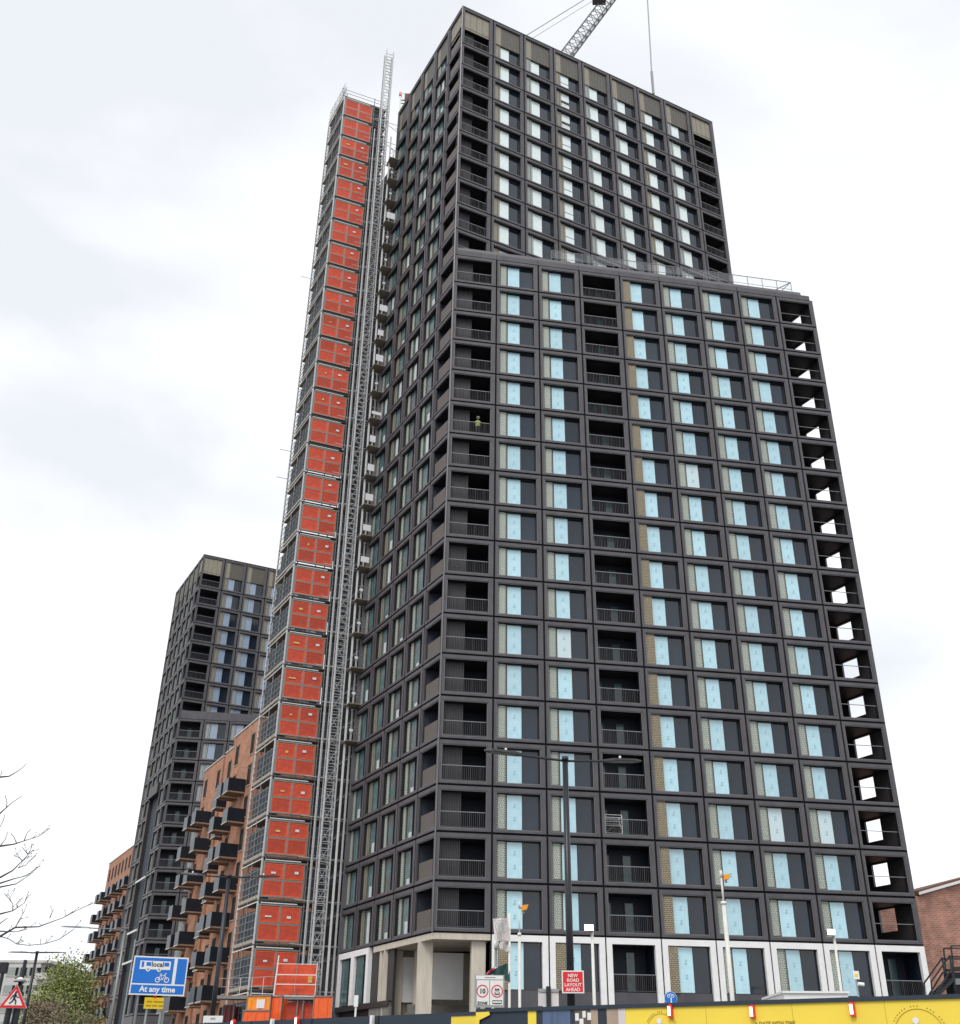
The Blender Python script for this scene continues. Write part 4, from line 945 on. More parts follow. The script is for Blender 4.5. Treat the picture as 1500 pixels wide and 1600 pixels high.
# yellow notice behind it
Py = at_y(224, 1576, 31.5); sr_, _ = on_plane(255, 1577.5, Py, azb); _, zt_ = on_plane(224, 1558, Py, azb)
r_ = sign_root('yellow_notice', Py, azb, 'small yellow sign with a red dot hanging just below the blue bus sign')
mb = MB(); mb.box(0, sr_, 0, .02, Py.z, zt_, 'sign_yellow'); mb.build('board', r_)
mb = MB(); mb.disc(sr_ * .5, Py.z + .29, .035, -.006, 'sign_red', 12)
for (z_, parts) in ((.16, ((.06, .2), (.24, .56))), (.06, ((.05, .18), (.22, .34), (.38, .55)))):
    for a, b_ in parts: mb.box(a, b_, -.004, 0, Py.z + z_, Py.z + z_ + .035, 'hoarding_print')
mb.build('lettering', r_); posts(r_, (.1, sr_ - .05), zt_ - .03, .03)
# triangular pedestrian warning
Pt = at_y(-2, 1575, 19); azt = R(84); sr_, _ = on_plane(42, 1576, Pt, azt); _, zt_ = on_plane(20.5, 1538, Pt, azt)
r_ = sign_root('warning_sign', Pt, azt, 'red bordered triangular sign with a black walking figure at the lower left')
wt, ht = sr_, zt_ - Pt.z
def tri(mb, k, y, m):
    cx, cz = wt / 2, Pt.z + ht / 3; P = [(cx + (x - cx) * k, cz + (z - cz) * k) for x, z in ((0, Pt.z), (wt, Pt.z), (wt / 2, Pt.z + ht))]
    mb.poly([(x, y, z) for x, z in P], m); return P
mb = MB(); P = tri(mb, 1, -.02, 'sign_white'); tri(mb, .97, -.023, 'sign_red'); tri(mb, .66, -.026, 'sign_white')
for i in range(3): j = (i + 1) % 3; mb.poly([(P[j][0], -.02, P[j][1]), (P[i][0], -.02, P[i][1]), (P[i][0], .02, P[i][1]), (P[j][0], .02, P[j][1])], 'sign_grey')
mb.poly([(x, .02, z) for x, z in P][::-1], 'sign_grey'); mb.build('board', r_)
mb = MB(); cx, cz = wt / 2, Pt.z + .055; fs = .68
mb.disc(cx + .015 * fs, cz + .265 * fs, .026 * fs, -.03, 'sign_black', 12)
for a, b_, w_ in (((.01, .24), (-.005, .13), .028), ((-.005, .13), (.05, .07), .016), ((.05, .07), (.05, 0), .014), ((-.005, .13), (-.04, .06), .016), ((-.04, .06), (-.10, .02), .014), ((.01, .22), (.06, .16), .012), ((.06, .16), (.10, .15), .010), ((.0, .22), (-.06, .17), .012), ((-.06, .17), (-.09, .11), .010)):
    mb.bar((cx + a[0] * fs, -.03, cz + a[1] * fs), (cx + b_[0] * fs, -.03, cz + b_[1] * fs), w_ * fs, 'sign_black', 6)
mb.build('walking_figure', r_); posts(r_, (wt * .32, wt * .62), Pt.z + ht * .7, .05, 'lamp_black')
mb = MB(); zc = Pt.z + ht + .04; cx = wt * .54; mb.bar((cx, .04, zc - .2), (cx, .04, zc), .025, 'lamp_black', 8); mb.bar((cx, .04, zc), (cx, .04, zc + .03), .11, 'lamp_grey', 14, r2=.08); mb.bar((cx, .04, zc + .03), (cx, .04, zc + .07), .08, 'sign_white', 14, r2=.02); mb.build('sign_lantern', r_, True)
# 10 zone sign
Pz = at_y(741, 1574, 17); azz = R(86); sr_, _ = on_plane(788, 1573, Pz, azz); _, zt_ = on_plane(737.5, 1523, Pz, azz)
r_ = sign_root('speed_zone_sign', Pz, azz, 'white double sign with a 10 in a red ring above the word ZONE')
wz, hz_ = sr_, zt_ - Pz.z
mb = MB(); mb.box(0, wz, 0, .02, Pz.z, Pz.z + hz_, 'sign_grey'); mb.box(.02, wz - .02, -.004, 0, Pz.z + hz_ * .86, Pz.z + hz_ - .01, 'sign_white')
mb.box(.035, wz * .49, -.004, 0, Pz.z + .03, Pz.z + hz_ * .83, 'sign_white'); mb.box(wz * .52, wz - .02, -.004, 0, Pz.z + .03, Pz.z + hz_ * .83, 'sign_white'); mb.build('board', r_)
mb = MB(); c1x, c2x, czz = wz * .265, wz * .755, Pz.z + hz_ * .50; rad = wz * .195
for c in (c1x, c2x): q_ = MB(); q_.disc(c, czz, rad, -.008, 'sign_red', 28, r_in=rad * .84); q_.build('red_ring', r_)
mb.text('10', rad * 1.05, c1x, czz - rad * .36, -.009, 'sign_black', bold=.003); mb.text('ZONE', rad * .62, c1x, Pz.z + hz_ * .09, -.009, 'sign_black', bold=.002)
mb.box(c2x - rad * .42, c2x + rad * .42, -.009, -.006, czz - rad * .55, czz - rad * .08, 'sign_black'); mb.box(c2x - rad * .3, c2x + rad * .3, -.011, -.0095, czz - rad * .38, czz - rad * .18, 'sign_white')
mb.box(c2x - rad * .38, c2x + rad * .38, -.009, -.006, czz + rad * .12, czz + rad * .28, 'sign_black')
for q in (-.22, .22): mb.disc(c2x + rad * q, czz + rad * .30, rad * .14, -.0095, 'sign_black', 12)
mb.ring(wz * .60, wz * .92, Pz.z + .05, Pz.z + hz_ * .22, wz * .61, wz * .91, Pz.z + .06, Pz.z + hz_ * .22 - .01, -.008, .002, 'sign_black'); mb.box(wz * .66, wz * .86, -.009, -.006, Pz.z + hz_ * .11, Pz.z + hz_ * .14, 'sign_black')
mb.box(wz * .34, wz * .7, -.008, -.005, Pz.z + hz_ * .91, Pz.z + hz_ * .935, 'sign_grey'); mb.build('lettering', r_); posts(r_, (.06, wz - .1), Pz.z + hz_ - .02, .035)
# sign backs
Pq = at_y(857, 1572, 21); r_ = sign_root('sign_backs', Pq, R(84), 'pair of pale blank square sign backs on one dark post, left of the tall lamp')
zt_ = on_plane(857, 1547, Pq, R(84))[1]; zt2_ = on_plane(857, 1541.5, Pq, R(84))[1]
xl = on_plane(841, 1560, Pq, R(84))[0]; xr = on_plane(873, 1560, Pq, R(84))[0]
mb = MB(); mb.box(xl, -.04, 0, .02, Pq.z, zt_, 'flag_white'); mb.box(.05, xr, 0, .02, Pq.z, zt_, 'flag_white'); mb.box(xl, xr, -.02, .0, zt_ - .03, zt_ + .02, 'sign_grey'); mb.build('board', r_); posts(r_, (0,), zt2_, .045, 'lamp_black', y=-.03)
# red road layout sign on the lamp
Pr = Vector((tL.x - .30, tL.y - .20, 0)); azr = R(92); x0 = on_plane(878, 1535, Pr, azr)[0]; x1 = on_plane(912.5, 1535, Pr, azr)[0]; zb_ = on_plane(895, 1552, Pr, azr)[1]; zt_ = on_plane(895, 1516.5, Pr, azr)[1]
r_ = sign_root('road_layout_sign', Pr, azr, 'red square sign reading NEW ROAD LAYOUT AHEAD on the tall black lamp')
mb = MB(); mb.box(x0, x1, 0, .03, zb_, zt_, 'sign_white'); mb.box(x0 + .03, x1 - .03, -.004, 0, zb_ + .03, zt_ - .03, 'sign_red'); mb.build('board', r_)
mb = MB(); hh = (zt_ - zb_ - .1) / 4
for i, t in enumerate(('NEW', 'ROAD', 'LAYOUT', 'AHEAD')): mb.text(t, hh * 1.02, (x0 + x1) / 2, zt_ - .065 - (i + .84) * hh, -.008, 'sign_white', bold=.002)
mb.build('lettering', r_); mb = MB(); mb.box((x0 + x1) / 2 - .1, (x0 + x1) / 2 + .1, .03, .12, zb_ + .1, zb_ + .16, 'sign_grey'); mb.box((x0 + x1) / 2 - .1, (x0 + x1) / 2 + .1, .03, .12, zt_ - .16, zt_ - .1, 'sign_grey'); mb.build('bracket', r_)
# blue round cycle and pedestrian sign behind the hoarding
Pc = at_y(1048, 1560, 16); r_ = sign_root('cycle_path_sign', Pc, R(90), 'round blue sign showing above the yellow hoarding')
rad = at_y(1058, 1560, 16).x - Pc.x
mb = MB(); mb.disc(0, Pc.z, rad, 0, 'sign_white', 28, th=.02); mb.disc(0, Pc.z, rad * .95, -.004, 'sign_blue', 28, th=.002); mb.build('board', r_)
mb = MB(); mb.box(-.004, .012, -.008, -.005, Pc.z - rad * .9, Pc.z + rad * .1, 'sign_white')
for q in (-.028, .028): mb.disc(q, Pc.z + rad * .35, .022, -.008, 'sign_white', 14, r_in=.014)
mb.bar((-.028, -.008, Pc.z + rad * .35), (.0, -.008, Pc.z + rad * .7), .005, 'sign_white'); mb.bar((.0, -.008, Pc.z + rad * .7), (.028, -.008, Pc.z + rad * .35), .005, 'sign_white'); mb.build('lettering', r_); posts(r_, (0,), Pc.z + rad * .5, .03)
# small white board on a thin post
Pn = at_y(552.5, 1573, 60); w_ = at_y(559, 1573, 60).x - Pn.x; h_ = at_y(552.5, 1555, 60).z - Pn.z
r_ = sign_root('site_notice', Pn, R(90), 'small blank white board on a thin white post above the navy hoarding'); mb = MB(); mb.box(0, w_, 0, .03, Pn.z, Pn.z + h_, 'sign_white'); mb.build('board', r_); posts(r_, (w_ / 2,), Pn.z + h_ / 2, .05, 'sign_white')
# white direction board at the bottom
Pd = at_y(316, 1604, 22); w_ = at_y(346.5, 1604, 22).x - Pd.x; h_ = at_y(316, 1587, 22).z - Pd.z
r_ = sign_root('road_name_board', Pd, R(90), 'white board with two lines of grey writing at the bottom, right of the blue sign'); mb = MB(); mb.box(0, w_, 0, .02, Pd.z - .1, Pd.z + h_, 'sign_white'); mb.build('board', r_)
mb = MB()
for a, b_ in ((.38, .48), (.49, .62)): mb.box(w_ * a, w_ * b_, -.004, 0, Pd.z + h_ * .66, Pd.z + h_ * .82, 'sign_grey')
for a, b_ in ((.08, .22), (.25, .36), (.39, .70), (.72, .92)): mb.box(w_ * a, w_ * b_, -.004, 0, Pd.z + h_ * .24, Pd.z + h_ * .36, 'sign_black')
mb.build('lettering', r_); posts(r_, (.1, w_ - .1), Pd.z + h_, .03)

# ------------------------------------------------------------------ flags
def cloth(P, pts, th, m, amp=.05, seed=1):
    mb = MB(); n = len(pts)
    fr = [(x, math.sin(x * 9 + z * 4 + seed) * amp, z) for x, z in pts]; bk = [(x, y + .012, z) for x, y, z in fr]
    return mb, fr, bk
def flag(name, Y, quads, label, decor=None):
    """quads: list of (four pixel corners, material) in one hanging cloth"""
    ref = at_y(quads[0][0][0][0], quads[0][0][0][1], Y); mb = MB()
    for pts, m in quads:
        N_ = 6; a, b_, c, d = [at_y(x, y, Y) - ref for x, y in pts]
        grid = [[(a.lerp(b_, i / N_)).lerp(d.lerp(c, i / N_), j / N_) + Vector((0, math.sin(i * 1.4 + j * .6) * .06, 0)) for i in range(N_ + 1)] for j in range(N_ + 1)]
        for j in range(N_):
            for i in range(N_):
                q = [grid[j][i], grid[j][i + 1], grid[j + 1][i + 1], grid[j + 1][i]]
                mb.poly(q, m); mb.poly([p + Vector((0, .015, 0)) for p in q][::-1], m)
    o = mb.build(name, None, True); o.location = ref; tag(o, label, 'flag')
    if decor: decor(o, ref, Y)
fp = at_y(796, 1434, 26)
o = MB(); o.bar((0, 0, 0), (0, 0, fp.z + .1), .03, 'pole_white', 8); o = o.build('flag_pole', None, True); o.location = (fp.x, fp.y, 0); tag(o, 'thin white flagpole carrying the pale and green flags', 'flagpole')
fp2 = at_y(775, 1468, 26.3)
o = MB(); o.bar((0, 0, 0), (0, 0, fp2.z), .035, 'lamp_grey', 8); [o.bar((0, 0, fp2.z - .6 * i - .2), (0, 0, fp2.z - .6 * i), .05, 'sign_white', 8) for i in range(4)]; o = o.build('banded_post', None, True); o.location = (fp2.x, fp2.y, 0); tag(o, 'grey post with white bands just left of the flagpole', 'post')
def deco(o, ref, Y):
    c = at_y(784, 1449, Y) - ref; mb = MB(); mb.disc(c.x, c.z, .15, -.10, 'flag_faded', 18, r_in=.135, th=.004)
    mb.disc(c.x, c.z, .10, -.10, 'flag_teal', 14, r_in=.08, th=.004); mb.box(c.x - .06, c.x + .12, -.104, -.10, c.z - .30, c.z - .28, 'flag_faded'); mb.build('printed_emblem', o)
flag('flag', 26, [(((770, 1435), (796, 1434), (796, 1470), (773, 1469)), 'flag_white'), (((777, 1471), (796, 1471), (796, 1488), (782, 1483)), 'flag_white')], 'ragged off-white flag with a faint pink ring emblem, upper flag of the pole', deco)
flag('flag', 26, [(((760, 1520), (796, 1503), (797, 1535), (775, 1524)), 'flag_green'), (((758, 1521), (772, 1511), (774, 1514), (761, 1523)), 'flag_pink')], 'drooping dark green flag with a pink edge, above the 10 zone sign')

# ------------------------------------------------------------------ hoardings
def hoarding(P, Q, ztop, label):
    d = Q - P; az = math.atan2(d.x, d.y); w = Vector((d.x, d.y)).length
    r_ = empty('hoarding', (P.x, P.y, 0), rotz(az)); tag(r_, label, 'hoarding'); return r_, w, az
PA = at_z(745, 1576.4, 2.4); PBr = at_z(1500, 1553, 2.4); dA = (PBr - PA); PBr = PA + dA * 1.35
hA, wA, azA = hoarding(PA, PBr, 2.4, 'yellow hoarding with a dark blue top band along the bottom right')
def hx(px, py=1580): return on_plane(px, py, PA, azA)
xy = hx(977)[0]; zb = hx(1180, 1569.5)[1]
mb = MB(); mb.box(xy, wA, 0, .04, 0, zb, 'hoarding_yellow')
for i in range(1, 12): xx = xy + i * .92; mb.box(xx, xx + .004, -.001, 0, 0, zb, 'hoarding_print')
mb.build('yellow_panel', hA)
mb = MB(); mb.box(0, wA, -.02, .06, zb, 2.4, 'hoarding_navy'); mb.build('top_band', hA)
mb = MB(); mb.box(0, xy, 0, .04, 0, zb, 'hoarding_navy'); a, b_ = hx(825)[0], hx(838)[0]; mb.box(a, b_, -.004, 0, 0, zb, 'hoarding_yellow'); mb.build('navy_panel', hA)
mb = MB(); a, b_ = hx(848)[0], hx(891)[0]; mb.box(a, b_, -.004, 0, 0, zb, 'print_blue'); a, b_ = hx(898)[0], hx(923)[0]; c = hx(934)[0]; mb.box(a, b_, -.004, 0, 0, zb, 'print_brown'); mb.box(b_, c, -.004, 0, 0, zb, 'print_tan')
for px, py, s in ((902, 1588, .022), (913, 1584, .02), (921, 1587, .022), (909, 1597, .024)): x, z = hx(px, py); mb.box(x - s, x + s, -.008, -.004, z - s * 2, z + s * 1.4, 'sign_white')
a, b_ = hx(948)[0], hx(966)[0]; mb.box(a, b_, -.004, 0, 0, zb, 'print_tan'); mb.box(b_, hx(977)[0], -.004, 0, 0, zb, 'flag_white'); mb.build('printed_picture', hA)
mb = MB()
x, z = hx(1211, 1601); mb.text('A DATE WITH TIME', .048, x, z - .004, -.004, 'hoarding_print', bold=.002)
for px, py, rad in ((1034, 1610, .165), (1438, 1618, .235)):
    x, z = hx(px, py); mb.disc(x, z, rad, -.004, 'hoarding_print', 40, r_in=rad * .975, th=.002)
    for i, chh in enumerate('THE GARDEN ROW  EST LONDON'):
        t = math.pi * (1.0 - (i + .5) / 26)
        if chh != ' ': mb.disc(x + math.cos(t) * rad * 1.10, z + math.sin(t) * rad * 1.10, .007, -.004, 'hoarding_print', 5, th=.001)
    mb.disc(x - .02, z + rad * .55, .03, -.006, 'sign_white', 14, th=.002)
mb.build('lettering', hA)
# left navy hoarding, a little further back
QB = [at_z(737, 1581, 2.4), at_z(522, 1588.5, 2.4), at_z(381, 1596, 2.4), at_z(240, 1600, 2.4)]
d_ = (QB[0] - QB[2]).normalized(); hstart = QB[2] - d_ * 6; PBd = QB[0] + d_ * .35
hB, wB, azB = hoarding(hstart, PBd, 2.4, 'dark navy hoarding with a yellow end panel along the bottom left and middle')
def hbx(px, py=1592): return on_plane(px, py, hstart, azB)
ye = hbx(705)[0]; mb = MB(); mb.box(0, ye, 0, .04, 0, 2.4, 'hoarding_navy')
for i in range(1, 12): xx = ye - i * 1.22; mb.box(xx, xx + .02, -.002, 0, 0, 2.4, 'joint')
mb.box(ye, wB, -.01, .04, 2.36, 2.4, 'hoarding_navy'); x, z = hbx(583.5); mb.box(x - .02, x + .02, -.05, 0, 1.2, z + .04, 'sign_white'); x, z = hbx(428); mb.box(x - .02, x + .02, -.05, 0, 1.2, z, 'sign_white'); mb.build('navy_panel', hB)
mb = MB(); mb.box(ye, wB, 0, .04, 0, 2.36, 'hoarding_yellow'); mb.build('yellow_panel', hB)
# arrow like yellow shape where the two hoardings meet
mb = MB(); a = hx(745)[0]; P = [hx(745.5, 1582), hx(766, 1581), hx(767, 1586), hx(751, 1594), hx(750, 1606), hx(745.5, 1606)]
mb.poly([(x, -.03, z) for x, z in P], 'hoarding_yellow'); mb.poly([(x, -.024, z) for x, z in P][::-1], 'hoarding_yellow'); mb.build('yellow_arrow', hA)
# red lanterns on the hoarding
def lantern(P, az, label):
    mb = MB(); mb.box(-.024, .030, -.045, 0, -.068, .05, 'lantern_red'); mb.box(-.018, .012, -.05, -.045, -.052, .038, 'lit_white'); mb.box(-.012, .018, -.03, 0, .05, .06, 'lantern_red')
    o = mb.build('warning_lantern'); o.location = P; o.rotation_euler = (0, 0, rotz(az)); tag(o, label, 'warning lantern', 'red lanterns hung along the hoardings')
for px, py, lb in ((1048, 1579, 'red lantern on the yellow hoarding under the round blue sign'), (1176, 1580, 'red lantern on the yellow hoarding, middle one of three'), (1332, 1576, 'red lantern on the yellow hoarding, nearest its right end')):
    s_x, z = hx(px, py); P = PA + dirv(azA) * s_x; lantern(Vector((P.x, P.y, z)), azA, lb)
for px, py, lb in ((466, 1595, 'red lantern on the navy hoarding below the orange enclosures'), (366, 1600, 'red lantern at the left end of the navy hoarding')):
    s_x, z = hbx(px, py); P = hstart + dirv(azB) * s_x; lantern(Vector((P.x, P.y, z)), azB, lb)

# ------------------------------------------------------------------ behind the hoarding at the right
p0, p1 = at_y(1226, 1562, 30), at_y(1326, 1562, 30); zt_ = at_y(1260, 1552, 30).z
mb = MB(); mb.box(0, p1.x - p0.x, 0, 2.4, p0.z - 1.8, zt_, 'render_white'); mb.box(-.04, p1.x - p0.x + .04, -.05, 2.44, zt_, zt_ + .05, 'sign_white'); mb.box(.2, .9, -.03, 0, p0.z - 1.2, p0.z - .2, 'window_dark')
o = mb.build('site_cabin'); o.location = (p0.x, p0.y, 0); tag(o, 'flat white roof of a site cabin just above the yellow hoarding', 'site cabin')
p = at_y(1339, 1530, 32); r_ = sign_root('warning_notice', p, R(90), 'small white notice with a yellow mark on a post beside the site cabin')
w_ = (at_y(1344, 1530, 32).x - at_y(1335, 1530, 32).x); mb = MB(); mb.box(-w_ / 2, w_ / 2, 0, .02, p.z, p.z + .21, 'sign_white'); mb.box(-.05, .04, -.006, 0, p.z + .06, p.z + .14, 'sign_yellow'); mb.build('board', r_); posts(r_, (0,), p.z + .05, .025); mb = MB(); mb.bar((0, -.04, p.z - .12), (.16, -.04, p.z - .14), .05, 'sign_white', 8); mb.build('lamp_head', r_)
# brick house with gable and its steel stair
ph = at_y(1437, 1397, 92); pg = at_y(1560, 1361, 92)
az_h = R(74); s_g, z_g = on_plane(1560, 1362, ph, az_h); 
r_ = empty('brick_house', (ph.x, ph.y, 0), rotz(az_h)); tag(r_, 'red brick gabled house at the right edge with white roof edging', 'house')
mb = MB(); hw = s_g
mb.poly([(0, 0, 0), (hw * 2, 0, 0), (hw * 2, 0, ph.z), (hw, 0, z_g), (0, 0, ph.z)], 'brick_red'); mb.poly([(0, 0, 0), (0, 14, 0), (0, 14, ph.z), (0, 0, ph.z)][::-1], 'brick_red'); mb.poly([(hw * 2, 0, 0), (hw * 2, 14, 0), (hw * 2, 14, ph.z), (hw * 2, 0, ph.z)], 'brick_red')
mb.box(-9, 0, .02, 13, 0, ph.z - .15, 'brick_red')
mb.build('wall', r_)
mb = MB(); mb.hexa([(-.3, -.3, ph.z - .1), (hw, -.3, z_g), (hw, 14, z_g), (-.3, 14, ph.z - .1), (-.3, -.3, ph.z + .25), (hw, -.3, z_g + .35), (hw, 14, z_g + .35), (-.3, 14, ph.z + .25)], 'roof_tile'); mb.hexa([(hw, -.3, z_g), (hw * 2 + .3, -.3, ph.z - .1), (hw * 2 + .3, 14, ph.z - .1), (hw, 14, z_g), (hw, -.3, z_g + .35), (hw * 2 + .3, -.3, ph.z + .25), (hw * 2 + .3, 14, ph.z + .25), (hw, 14, z_g + .35)], 'roof_tile'); mb.build('roof', r_)
mb = MB(); mb.hexa([(-.3, -.36, ph.z - .12), (hw, -.36, z_g - .02), (hw, -.31, z_g - .02), (-.3, -.31, ph.z - .12), (-.3, -.36, ph.z + .1), (hw, -.36, z_g + .2), (hw, -.31, z_g + .2), (-.3, -.31, ph.z + .1)], 'sign_white'); mb.build('verge_board', r_)
mb = MB()
for (a, b_) in ((.5, 2.2),): mb.box(-7.8 + a, -7.8 + b_, .9, 1.0, ph.z - 4.6, ph.z - 2.6, 'sign_white')
mb.build('window', r_)
ps = at_y(1456, 1552, 62); r_ = empty('steel_stair', (ps.x, ps.y, 0)); tag(r_, 'dark steel outside stair with handrails at the right edge in front of the brick house', 'stair')
def q3(px, py): v = at_y(px, py, 62); return (v.x - ps.x, 0, v.z)
for name, segs in (('handrail', (((1455, 1534), (1484, 1493)), ((1463, 1552), (1485, 1516)), ((1486, 1478), (1516, 1478)), ((1486, 1495), (1516, 1495)))), ('post', (((1486, 1478), (1493, 1548)), ((1484, 1493), (1489, 1530)), ((1455, 1534), (1457, 1560)))), ('stringer', (((1458, 1562), (1490, 1530)), ((1490, 1513), (1516, 1512)))), ):
    for a, b_ in segs:
        A_, B_ = Vector(q3(*a)), Vector(q3(*b_))
        for yy in (0, 1.1):
            mb = MB(); mb.bar(A_ + Vector((0, yy, 0)), B_ + Vector((0, yy, 0)), .05 if name != 'stringer' else .1, 'lamp_black'); mb.build(name, r_)
mb = MB(); A_ = Vector(q3(1491, 1548)); mb.box(A_.x, A_.x + 2, 0, 1.1, 0, A_.z + .9, 'window_dark'); mb.box(A_.x + .1, A_.x + .5, -.02, 0, A_.z + .3, A_.z + .6, 'lamp_grey'); 
for i in range(9): t = i / 8; a, b_ = Vector(q3(1458, 1562)), Vector(q3(1490, 1530)); c = a.lerp(b_, t); mb.box(c.x - .12, c.x + .15, 0, 1.1, c.z, c.z + .04, 'steel_dark')
mb.build('steps', r_)

# ------------------------------------------------------------------ distant grey flats, trees
pf = at_y(-30, 1504, 240); pr_ = at_y(80, 1504, 240); r_ = empty('grey_apartment_block', (pf.x, pf.y, 0)); tag(r_, 'distant pale grey flats with recessed balconies at the far left', 'flats')
wf = pr_.x - pf.x; mb = MB(); mb.box(0, wf * .86, 0, 14, 0, pf.z, 'grey_render'); mb.box(-.2, wf, -.2, 14.2, pf.z, pf.z + .5, 'grey_render'); mb.build('wall', r_)
nfl = 7; fh = pf.z / nfl
for k in range(nfl):
    z = pf.z - (k + 1) * fh
    for (x, ww) in ((wf * .40, 4.4), (wf * .56, 1.1), (wf * .68, 1.6), (wf * .78, 1.4), (wf * .22, 1.1)):
        place('window', ('gfw', ww), lambda m: (m.box(0, ww, -.08, .05, .9, 2.5, 'window_dark'), m.box(0, ww * .4, -.1, -.08, .9, 2.5, 'grille_grey'), m.box(-.1, ww + .1, -.14, 0, .75, .9, 'coping')), Matrix.Translation((x, 0, z)), r_)
    place('balcony', 'gfb', lambda m: (m.box(0, wf * .16, -1.0, 3, 0, .22, 'grey_render'), m.box(0, wf * .16, -1.02, -.95, .22, 1.2, 'grey_render'), m.box(0, 1.2, 2.8, 3, .2, 2.8, 'window_dark')), Matrix.Translation((wf * .84, 0, z + .2)), r_)

def leafy_tree(P, h, rx, n, label, cat='tree', mats=('leaf_a', 'leaf_b'), size=.22, z0f=.25, name='leafy_tree'):
    r_ = empty(name, (P.x, P.y, 0)); tag(r_, label, cat); rg = random.Random(int(P.x * 10) + 5)
    t = MB(); t.bar((0, 0, 0), (0, 0, h * .55), h * .028, 'bark', 8, r2=h * .012); cl_ = []
    for i in range(34):
        a = rg.uniform(0, 6.28); zz = h * rg.uniform(z0f + .05, .95); k = math.sin(min(1, (zz / h - z0f) / (1 - z0f)) * math.pi * .86 + .35) ; rr_ = rx * max(.15, k) * rg.uniform(.3, .95)
        c = Vector((math.cos(a) * rr_, math.sin(a) * rr_, zz)); cl_.append(c); t.bar((0, 0, max(h * .12, zz * .55)), c, h * .008, 'bark', 5, r2=.015)
    t.build('trunk', r_)
    mb = MB()
    for i in range(n):
        c = rg.choice(cl_); s = h * .075; p = c + Vector((rg.gauss(0, s), rg.gauss(0, s), rg.gauss(0, s * .9)))
        v1 = Vector((rg.gauss(0, 1), rg.gauss(0, 1), rg.gauss(0, 1))).normalized() * size * rg.uniform(.6, 1.3); v2 = v1.orthogonal().normalized() * size * rg.uniform(.4, .8)
        mb.poly([p - v1, p + v2, p + v1, p - v2], mats[0] if rg.random() < .6 else mats[1])
    mb.build('crown', r_)
pt = at_y(108, 1513, 120); leafy_tree(pt, pt.z + .6, 3.1, 17000, 'rounded spring green tree left of the far brick flats', size=.13)
pt = at_y(84, 1560, 112); leafy_tree(pt, pt.z + .3, 3.0, 14000, 'lower olive green bush tree left of the spring green tree', size=.13, mats=('leaf_b', 'leaf_a'), z0f=.1)
pt = at_y(72, 1578, 100); leafy_tree(pt, pt.z + .2, 4.5, 12000, 'brown leafless scrub along the foot of the distant grey flats', cat='shrub', size=.11, mats=('hedge', 'hedge'), z0f=.0, name='scrub')
pt = at_y(112, 1585, 95); leafy_tree(pt, pt.z + .2, 3.5, 10000, 'brown scrub in front of the spring green tree', cat='shrub', size=.11, mats=('hedge', 'leaf_b'), z0f=.0, name='scrub')
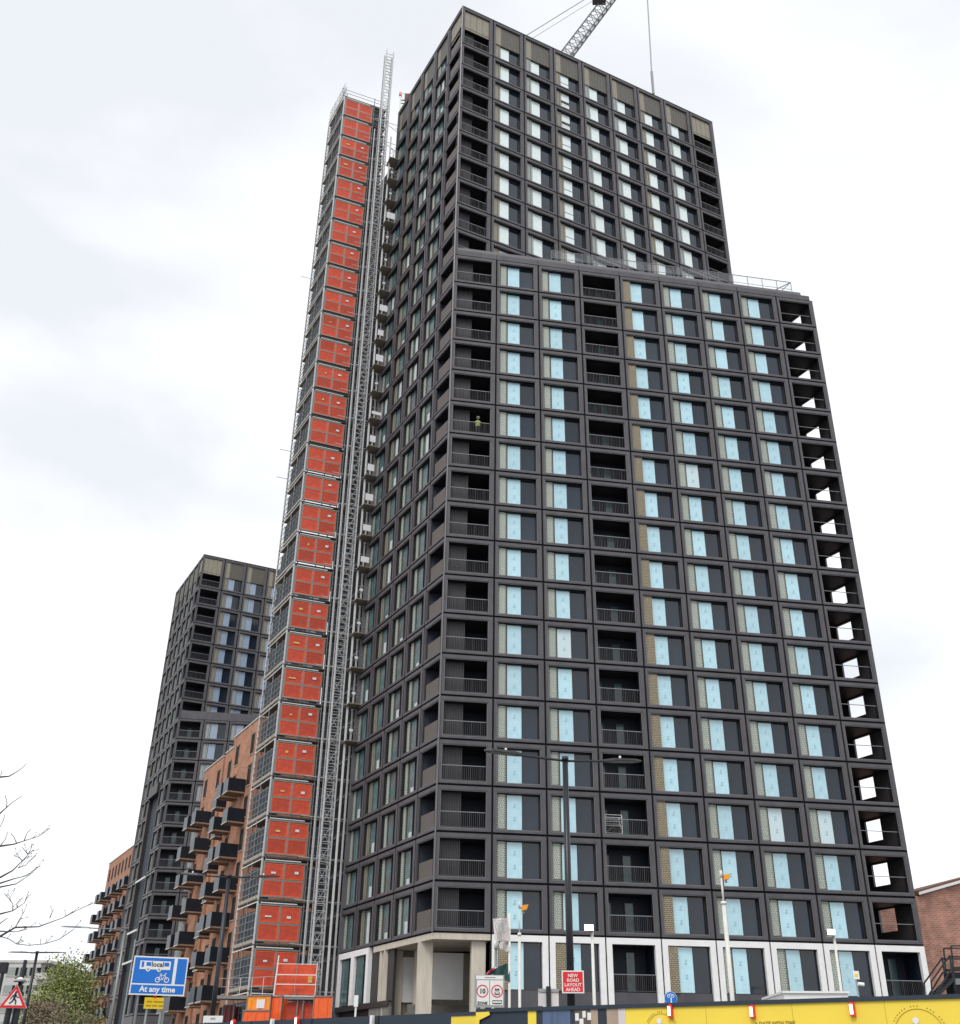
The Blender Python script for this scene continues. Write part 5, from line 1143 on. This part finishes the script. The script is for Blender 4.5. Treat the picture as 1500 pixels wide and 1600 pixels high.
# bare tree reaching in from the left
tb = at_y(-330, 1500, 13); r_ = empty('bare_tree', (tb.x, tb.y, 0)); tag(r_, 'bare twiggy tree reaching in from the left edge against the sky', 'tree')
mb = MB(); mb.bar((0, 0, 0), (0, 0, 4.2), .13, 'bark', 10, r2=.09); mb.bar((0, 0, 4.2), (-.5, .1, 6.4), .09, 'bark', 8, r2=.04); mb.build('trunk', r_)
off = Vector((tb.x, tb.y, 0)); BR = [
 [(-95, 1520), (-40, 1500), (0, 1463), (24, 1449), (60, 1448), (98, 1434), (125, 1420), (146, 1411)],
 [(-40, 1500), (0, 1463), (14, 1467), (26, 1475), (45, 1477), (68, 1475), (92, 1468), (115, 1452)],
 [(-95, 1480), (-30, 1455), (0, 1455), (26, 1456), (42, 1452)],
 [(-95, 1470), (-30, 1435), (0, 1428), (20, 1423), (38, 1411), (45, 1392)],
 [(-95, 1430), (-30, 1392), (0, 1386), (25, 1381), (45, 1368), (63, 1352)],
 [(-95, 1420), (-30, 1387), (0, 1380), (22, 1373), (42, 1368), (58, 1355)],
 [(-95, 1410), (-30, 1380), (0, 1371), (20, 1360), (35, 1345), (44, 1335), (52, 1328)],
 [(35, 1345), (30, 1340), (22, 1337)], [(44, 1335), (38, 1328), (35, 1324)], [(44, 1335), (49, 1325), (50, 1317)], [(28, 1356), (40, 1352), (47, 1344)],
 [(-95, 1370), (-30, 1326), (0, 1322), (22, 1319), (40, 1313), (60, 1307), (78, 1294)],
 [(0, 1322), (8, 1312), (12, 1300)], [(26, 1318), (22, 1308), (17, 1302)], [(38, 1313), (42, 1302), (48, 1296)],
 [(-95, 1330), (-30, 1290), (0, 1271), (10, 1262), (20, 1253), (34, 1244)], [(10, 1262), (11, 1254), (8, 1242)], [(-30, 1310), (0, 1292), (5, 1282), (8, 1272)],
 [(-95, 1250), (-30, 1218), (0, 1214), (14, 1213), (26, 1206), (37, 1198), (41, 1193)], [(-20, 1225), (2, 1210), (3, 1204)],
 [(20, 1423), (20, 1412), (12, 1402), (7, 1396)], [(27, 1418), (26, 1413)], [(24, 1449), (33, 1432), (38, 1424)], [(78, 1434), (82, 1424)], [(0, 1443), (12, 1434)]]
mb = MB(); rg = random.Random(11)
for n, pl in enumerate(BR):
    if pl[0][0] < -50: pl = [(-300, pl[0][1] + 70)] + pl
    Yb = 13 + (n % 5) * .18; P = []
    for i, (x, y) in enumerate(pl):
        v = at_y(x, y, Yb + i * .05) - off; P.append(v)
    L_ = len(P); r0 = .026 if pl[0][0] < -50 else .007
    for i in range(L_ - 1):
        ra_ = max(.0045, r0 * (1 - i / L_) ** 1.6); rb_ = max(.004, r0 * (1 - (i + 1) / L_) ** 1.6); mb.bar(P[i], P[i + 1], ra_, 'bark', 5, r2=rb_)
        if P[i].x + off.x > at_y(-10, 1400, 13).x:
            for q in range(2):
                t = rg.random(); c = P[i].lerp(P[i + 1], t); d2 = Vector((rg.uniform(-.04, .10), rg.uniform(-.05, .05), rg.uniform(.01, .10))); mb.bar(c, c + d2, .003, 'bark', 3); mb.bar(c + d2, c + d2 * 1.12, .006, 'bark', 4)
# unseen part of the crown beyond the frame
for q in range(60):
    a = rg.uniform(2.3, 4.0); zz = rg.uniform(3.2, 6.8); c = Vector((0, 0, zz)); e = c + Vector((math.cos(a) * 1.6, math.sin(a) * 1.6, rg.uniform(.2, 1.0))); mb.bar(c, e, .02, 'bark', 4, r2=.006)
mb.build('crown', r_)
